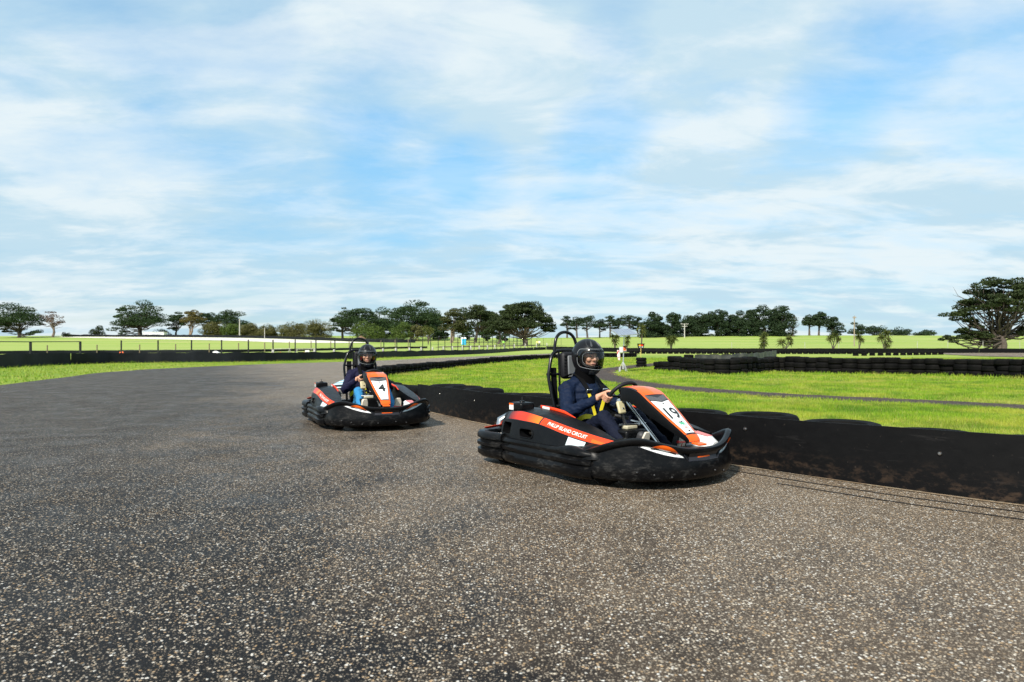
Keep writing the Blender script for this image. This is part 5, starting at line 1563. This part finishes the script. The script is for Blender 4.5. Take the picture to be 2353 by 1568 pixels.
def opening(k=1.0, ax=64, e0=-26, e1=21, n=56):
    """closed loop of (azimuth, elevation) round the eye port"""
    pts = []
    for q in np.linspace(0, 2 * math.pi, n, endpoint=False):
        c, s = math.cos(q), math.sin(q); p = 2 / 3.4
        u = abs(c) ** p * (1 if c > 0 else -1); v = abs(s) ** p * (1 if s > 0 else -1)
        pts.append((R(ax * k * u), R((e0 + e1) / 2 + (e1 - e0) / 2 * k * v)))
    return pts


def make_driver(loc, yaw, label, head_at, head_yaw, head_pitch, jacket, trousers, shoe, lean=0.0, red_lining=False, arm=0.0, small=1.0):
    P = empty('person', loc, yaw, label=label, cat='person')
    cy = .04; hc = np.array(head_at)
    HM = Matrix.Rotation(head_yaw, 4, 'Z') @ Matrix.Rotation(head_pitch, 4, 'Y')
    H = lambda x, y, z: np.array(HM @ Vector((x, y, z))) + hc
    shR, shL = V(-.375, cy - .178, .652), V(-.375, cy + .178, .652)
    elR, elL = V(-.22, cy - .305, .462), V(-.18, cy + .30, .465)
    aR, aL = R(100), R(-80)

    def hand(b, a, side):
        """fingers closed round the rim at angle a; side -1 right, +1 left; returns the wrist"""
        c = rim(a); out = (c - WHEEL_C) / np.linalg.norm(c - WHEEL_C); n = WHEEL_N; t = np.cross(n, out) * 1.0
        if t[2] < 0: t = -t                                       # up along the rim
        q = lambda ang, r_, along: c + along * t + r_ * (math.cos(ang) * n + math.sin(ang) * out)
        for i, (al, ln) in enumerate(((.030, .96), (.010, 1.0), (-.010, .95), (-.029, .82))):
            angs = [R(x) for x in (20, 75, 125, 175, 215)]; rr = [.045, .034, .031, .029, .027]; rad = [.0105, .0100, .0092, .0085, .0078]
            pts = [q(an if j == 0 else R(20) + (an - R(20)) * ln, r_, al * (1 - .04 * j)) for j, (an, r_) in enumerate(zip(angs, rr))]
            for j in range(4): b.caps(pts[j], rad[j], pts[j + 1], rad[j + 1], 10)
        wr = c + .085 * n * .55 - .012 * t + .018 * out + (elR if side < 0 else elL) * 0
        back = (elR if side < 0 else elL) - wr; back /= np.linalg.norm(back); wr = c + .040 * n + .030 * out + back * .058 - .006 * t
        for al in (.026, .009, -.009, -.026): b.caps(q(R(22), .043, al), .0125, wr + al * .55 * t, .0150, 10)
        th = [wr + .020 * t + .012 * n, q(R(-15), .040, .040), q(R(-70), .032, .052), q(R(-115), .029, .054)]
        for j, (r0, r1) in enumerate(((.015, .0125), (.0125, .0105), (.0105, .009))): b.caps(th[j], r0, th[j + 1], r1, 10)
        return wr
    b = MB()
    # head with a face
    hz = .012
    H0 = H
    H = lambda x, y, z: H0(x * 1.06 + hz, y * 1.06, z * 1.04)
    b.ell(H(-.005, 0, .015), (.092, .074, .112), 18, 14, HM.to_3x3()); b.ell(H(.03, 0, -.045), (.060, .058, .068), 16, 12, HM.to_3x3())
    b.caps(H(.082, 0, .022), .010, H(.102, 0, -.022), .0135); b.caps(H(.092, .010, -.026), .009, H(.092, -.010, -.026), .009)
    for s in (-1, 1):
        b.ell(H(.066, s * .038, -.022), (.024, .024, .026), 12, 8, HM.to_3x3()); b.caps(H(.080, s * .012, .034), .010, H(.066, s * .050, .034), .009)
        b.ell(H(-.01, s * .078, .0), (.018, .008, .030), 10, 8, HM.to_3x3())
    b.caps(H(.083, .016, -.060), .0085, H(.083, -.016, -.060), .0085); b.ell(H(.074, 0, -.088), (.022, .026, .018), 12, 8, HM.to_3x3())
    b.caps(hc + V(-.02, 0, -.09), .052, V(-.36, cy, .66), .058)
    b.caps(V(-.36, cy, .62), .11, V(-.36, cy, .42), .115); b.caps(V(-.36, cy, .42), .115, V(-.33, cy, .25), .12)
    wR = hand(b, aR, -1); wL = hand(b, aL, 1)
    for sh, el, wr in ((shR, elR, wR), (shL, elL, wL)):
        b.caps(V(-.36, cy, .645), .06, sh, .050); b.caps(sh, .046, el, .037); b.caps(el, .036, wr, .0235)
    kn = [V(.12, cy - .195, .445), V(.12, cy + .185, .440)]; an = [V(.49, cy - .225, .17), V(.49, cy + .215, .17)]
    for i, s in enumerate((-1, 1)):
        b.caps(V(-.31, cy + s * .09, .23), .075, kn[i], .050); b.caps(kn[i], .048, an[i], .033); b.caps(an[i], .033, an[i] + V(.07, 0, .14), .026)
    organic(b, 'body', SKIN, P, .0048, 2)
    # facial features that read in colour
    for s in (-1, 1):
        e = MB(); e.ell(H(.0815, s * .031, .006), (.007, .016, .0052), 12, 8, HM.to_3x3()); e.build('eye', EYE, P)
        e = MB(); e.caps(H(.092, s * .014, .027), .0045, H(.078, s * .052, .030), .0035); e.build('eyebrow', HAIR, P)
    e = MB(); e.caps(H(.090, .017, -.060), .0045, H(.0915, -.017, -.060), .0045); e.build('lips', LIPS, P)
    # jacket
    j = MB()
    j.caps(V(-.33, cy, .24), .150, V(-.37, cy, .46), .165); j.caps(V(-.37, cy, .46), .168, V(-.365, cy, .61), .165)
    j.caps(V(-.38, cy - .13, .650), .085, V(-.38, cy + .13, .650), .085); j.caps(V(-.36, cy, .66), .095, hc + V(-.03, 0, -.18), .085); j.caps(V(-.37, cy, .735), .092, V(-.375, cy - .13, .675), .078); j.caps(V(-.37, cy, .735), .092, V(-.375, cy + .13, .675), .078); j.caps(V(-.375, cy, .72), .095, V(-.375, cy, .765), .088)
    for s in (-1, 1): j.caps(V(-.30, cy + s * .075, .56), .085, V(-.29, cy + s * .07, .36), .085)
    for sh, el, wr in ((shR, elR, wR), (shL, elL, wL)):
        j.caps(V(-.37, cy, .66), .085, sh, .082); j.caps(sh, .080, sh * .5 + el * .5, .074); j.caps(sh * .5 + el * .5, .074, el, .066)
        d = (wr - el) / np.linalg.norm(wr - el); end = wr - d * .028
        j.caps(el, .066, el * .55 + end * .45, .058); j.caps(el * .55 + end * .45, .058, end, .039)
    organic(j, 'jacket', jacket, P, .0065, 3, .0095, 12)
    for sh, el, wr in ((shR, elR, wR), (shL, elL, wL)):
        d = (wr - el) / np.linalg.norm(wr - el); MB().tube([wr - d * .044, wr - d * .020, wr - d * .004], [.040, .0385, .0370], 14).build('cuff', jacket, P)
    MB().tube([V(-.215, cy, .47), V(-.218, cy, .60), V(-.25, cy, .685)], .0035, 6).build('zip', mat('zip_copper', (.35, .18, .10), .4, .8), P)
    tr = MB()
    tr.caps(V(-.34, cy - .05, .22), .12, V(-.34, cy + .05, .22), .12)
    for i, s in enumerate((-1, 1)):
        tr.caps(V(-.31, cy + s * .09, .235), .098, V(-.08, cy + s * .13, .34), .086); tr.caps(V(-.08, cy + s * .13, .34), .086, kn[i], .068); tr.caps(kn[i], .066, kn[i] * .45 + an[i] * .55, .058); tr.caps(kn[i] * .45 + an[i] * .55, .058, an[i], .049)
    organic(tr, 'trousers', trousers, P, .007, 3, .008, 13)
    for i in range(2):
        a = an[i]; sb = MB()
        sb.caps(a + V(.005, 0, -.03), .042, a + V(.045, 0, .06), .043); sb.caps(a + V(.045, 0, .06), .043, a + V(.085, 0, .175), .038); sb.caps(a + V(-.015, 0, .01), .043, a + V(.03, 0, .03), .042)
        sh_ = organic(sb, 'shoe', shoe, P, .006, 4)
        MB().loft([[(a[0] + x + .038, a[1] + y * w, a[2] + z) for y in (-1, -.5, .5, 1)] + [(a[0] + x + .056, a[1] + y * w, a[2] + z) for y in (1, .5, -.5, -1)] for x, z, w in ((.005, -.07, .030), (.03, 0, .036), (.055, .08, .040), (.085, .17, .038), (.098, .213, .022))]).build('sole', mat('shoe_sole', (.60, .54, .44), .7), sh_, bevel=.006)
    # helmet
    H = H0
    Hp = lambda az, el, k=1.0: H(*helmet_pt(az, el, k))
    na, ne = 72, 44
    az = np.linspace(-math.pi, math.pi, na, endpoint=False); el = np.linspace(R(-70), R(90), ne)
    ins = lambda a, e: (abs(a) / R(64)) ** 3.4 + (abs(e - R(-2.5)) / R(23.5)) ** 3.4 < 1.0
    hm = MB(); vs = [Hp(a, e) for e in el for a in az]; fs = []
    for i in range(ne - 1):
        for k in range(na):
            kk = (k + 1) % na; am = az[k] + math.pi / na; em = (el[i] + el[i + 1]) / 2
            if not ins(am, em): fs.append((i * na + k, i * na + kk, (i + 1) * na + kk, (i + 1) * na + k))
    hm.add(vs, fs)
    he = hm.build('helmet', HELM, P, angle=180); bm = bmesh.new(); bm.from_mesh(he.data); bmesh.ops.remove_doubles(bm, verts=bm.verts, dist=.0005); bmesh.ops.delete(bm, geom=[v for v in bm.verts if not v.link_faces], context='VERTS'); bmesh.ops.recalc_face_normals(bm, faces=bm.faces); bm.to_mesh(he.data); bm.free()
    he.data.polygons.foreach_set('use_smooth', [True] * len(he.data.polygons))
    sd = he.modifiers.new('s', 'SOLIDIFY'); sd.thickness = .016; sd.offset = -1
    MB().tube([Hp(a, e, .985) for a, e in opening(1.0)], .0125, 8, closed=True).build('port_trim', RUBBER, he)
    MB().tube([Hp(a, R(-69), .99) for a in np.linspace(0, 6.283, 40, endpoint=False)], .012, 8, closed=True).build('neck_roll', RUBBER, he)
    vz = MB(); rows = []
    for e in np.linspace(-1, 1, 15):
        row = []
        for a in np.linspace(-1, 1, 37):
            sq = (1 - abs(e) ** 5 * .12)
            row.append(Hp(R(80) * a * sq, R(-1 + (29 - 3 * abs(a) ** 2) * e), 1.045 - .03 * abs(a) ** 3))
        rows.append(row)
    vz.loft(rows, False, False); vi = vz.build('visor', VISOR, he, angle=180)
    brd = rows[0] + [r_[-1] for r_ in rows[1:-1]] + rows[-1][::-1] + [r_[0] for r_ in rows[-2:0:-1]]
    MB().tube(brd, .0022, 6, closed=True).build('visor_edge', VEDGE, vi)
    MB().tube([Hp(a, e, 1.03) for a, e in opening(.99, 60, -22, 18)], .0013, 5, closed=True).build('visor_seal', VEDGE, vi)
    for s in (-1, 1):
        MB().ell(Hp(R(84 * s), R(3), 1.01), (.022, .010, .022), 12, 8, HM.to_3x3()).build('pivot', HELM, he)
        vb = MB(); vb.loft([[Hp(R(s * 26 + da * w), R(e), k_) for da, k_ in ((-6, 1.0), (-4, 1.03), (4, 1.03), (6, 1.0))] for e, w in ((36, .3), (42, 1), (56, .9), (66, .2))], False, False); vb.build('vent', HLINE, he, angle=50)
        MB().tube([Hp(R(s * x), R(e), 1.003) for x, e in ((40, 33), (52, 46), (60, 62), (70, 76))], .0022, 5).build('seam', HLINE, he)
    cv = MB(); cv.loft([[Hp(R(a), R(e), 1.018 - .02 * abs(a / 40) ** 2) for a in np.linspace(-40, 40, 9)] for e in (-33, -38, -44, -50)], False, False); cv.build('chin_vent', HLINE, he, angle=50)
    if red_lining:
        for s in (-1, 1): MB().ell(Hp(R(58 * s), R(-16), .85), (.022, .014, .034), 12, 8, HM.to_3x3()).build('cheek_pad', mat('lining_red', (.50, .015, .015), .6), he)
    else:
        for s in (-1, 1): MB().ell(Hp(R(64 * s), R(-10), .84), (.022, .014, .040), 12, 8, HM.to_3x3()).build('cheek_pad', RUBBER, he)
    MB().tube([hc + V(-.015, 0, -.12), hc + V(-.03, 0, -.17), V(-.34, cy, .70)], [.098, .096, .094], 20).build('neck_warmer', mat('balaclava', (.0025, .0025, .003), .9, spec=.05), P)
    return P


def harness(K, chest=.0):
    """shoulder straps, buckles and yellow lap webbing; they belong to the kart"""
    cy = .04; hb = MB()

    def ribbon(pts, w, m, name):
        Pn = spline(pts, 24); T = np.gradient(Pn, axis=0); T /= np.linalg.norm(T, axis=1)[:, None]; rings = []
        for i in range(24):
            side = np.cross(T[i], V(1, 0, .25)); side /= np.linalg.norm(side); n = np.cross(side, T[i])
            rings.append([Pn[i] - side * w - n * .002, Pn[i] + side * w - n * .002, Pn[i] + side * w + n * .002, Pn[i] - side * w + n * .002])
        return MB().loft(rings).build(name, m, K, angle=30)
    for s in (-1, 1):
        y = cy + s * .095
        ribbon([(-.53, y, .755), (-.45, y, .785), (-.37, y, .797), (-.285, y, .755), (-.225, y, .700), (-.196, y, .662)], .024, WEB, 'shoulder_strap')
        bk = MB().box((-.180, y - s * .002, .648), (.016, .058, .044), ry=.35).build('buckle', CHROME, K, bevel=.004)
        MB().box((-.170, y - s * .002, .652), (.006, .044, .016), ry=.35).build('buckle_tongue', INK, bk, smooth=False)
        ribbon([(-.182, y, .632), (-.172, y - s * .014, .585), (-.172, y - s * .034, .53), (-.172, y - s * .052, .48), (-.160, y - s * .065, .41)], .016, YELLOW, 'yellow_webbing')
        ribbon([(-.150, cy + s * .02, .385), (-.12, cy + s * .11, .43), (-.13, cy + s * .20, .435), (-.20, cy + s * .245, .38)], .02, YELLOW if s < 0 else WEB, 'lap_strap')
    MB().lathe([(0, .012), (.022, .010), (.03, .0), (.03, -.012), (0, -.012)], 16, axis='x', c=(-.150, cy, .375)).build('belt_buckle', CHROME, K)


NAVY = mat('jacket_navy', (.0026, .0075, .024), .7, spec=.15, noise=(30, (.0042, .011, .032), .35, .7), bump=(180, .25, .0015)); NAVY2 = mat('jacket_indigo', (.0055, .0055, .022), .75, spec=.15, noise=(30, (.009, .009, .032), .35, .7))
TROU = mat('trousers_navy', (.0035, .0055, .015), .8, spec=.15, noise=(30, (.006, .009, .022), .35, .7)); JEAN = mat('jeans_blue', (.012, .15, .34), .85, noise=(60, (.02, .19, .40), .35, .7))
SHOE_D = mat('shoe_dark', (.03, .03, .032), .6); SHOE_C = mat('shoe_cream', (.62, .55, .42), .7)
K1 = (.823, 5.867, R(-54.75)); K2 = (-1.985, 9.40, R(-64.6))
kart1 = make_kart((K1[0], K1[1], .006), K1[2], 'black and orange go-kart numbered 19 beside the belt barrier', '19', True); harness(kart1)
kart2 = make_kart((K2[0], K2[1], .006), K2[2], 'black and orange go-kart numbered 4 following behind', '4', False); harness(kart2)
make_driver((K1[0], K1[1], .006), K1[2], 'driver in navy jacket and black full-face helmet steering kart 19', (-.310, .040, .960), R(-5), R(6), NAVY, TROU, SHOE_D)
make_driver((K2[0], K2[1], .006), K2[2], 'driver in indigo jacket and blue jeans, black helmet with red lining, in kart 4', (-.300, .065, .940), R(-13), R(8), NAVY2, JEAN, SHOE_C, red_lining=True)


# ------------------------------------------------------------------ marshals under the trees
def far_person(label, px, D, coat, legs, arms=0):
    p = at(px, D); P = empty('person', p, label=label, cat='person')
    b = MB(); b.ell((0, 0, 1.60), (.09, .085, .12), 12, 10); b.caps((0, 0, 1.48), .055, (0, 0, 1.40), .06); b.caps((0, 0, 1.32), .15, (0, 0, .98), .15)
    for s in (-1, 1):
        b.caps((s * .10, 0, .95), .10, (s * .12, -.02, .50), .07); b.caps((s * .12, -.02, .50), .07, (s * .13, .02, .06), .05); b.caps((s * .13, .02, .05), .045, (s * .14, -.14, .04), .035)
        b.caps((s * .19, 0, 1.36), .07, (s * .27, .03, 1.08), .055); b.caps((s * .27, .03, 1.08), .05, (s * .22, -.14, .88), .04)
        for f in range(5): b.caps((s * .22 + (f - 2) * .014, -.15, .86), .011, (s * .21 + (f - 2) * .016, -.17, .80 + (.015 if f in (0, 4) else 0)), .009)
    organic(b, 'body', SKIN, P, .016, 2)
    c = MB(); c.caps((0, 0, 1.30), .20, (0, 0, 1.0), .19)
    for s in (-1, 1): c.caps((s * .18, 0, 1.36), .085, (s * .27, .03, 1.08), .07)
    organic(c, 'vest', coat, P, .022, 3)
    t = MB()
    for s in (-1, 1): t.caps((s * .09, 0, .95), .13, (s * .12, -.02, .50), .09); t.caps((s * .12, -.02, .50), .09, (s * .13, .02, .10), .075)
    organic(t, 'trousers', legs, P, .022, 3)
    MB().ell((0, .01, 1.645), (.10, .10, .095), 12, 8).build('cap', legs, P)


HIVIS = mat('vest_hivis', (.62, .80, .20), .7, emit=None); HIGREEN = mat('vest_green', (.25, .62, .08), .7); DKT = mat('work_trousers', (.02, .022, .03), .8)
far_person('marshal in a green vest standing by a trunk left of the biggest tree', 1157, 178, HIGREEN, DKT)
far_person('marshal in a pale yellow vest standing right of the biggest tree', 1234.5, 176, HIVIS, DKT)
far_person('second pale-vested marshal close beside the first, right of the biggest tree', 1239.5, 175, mat('vest_pale', (.70, .80, .55), .7), DKT)
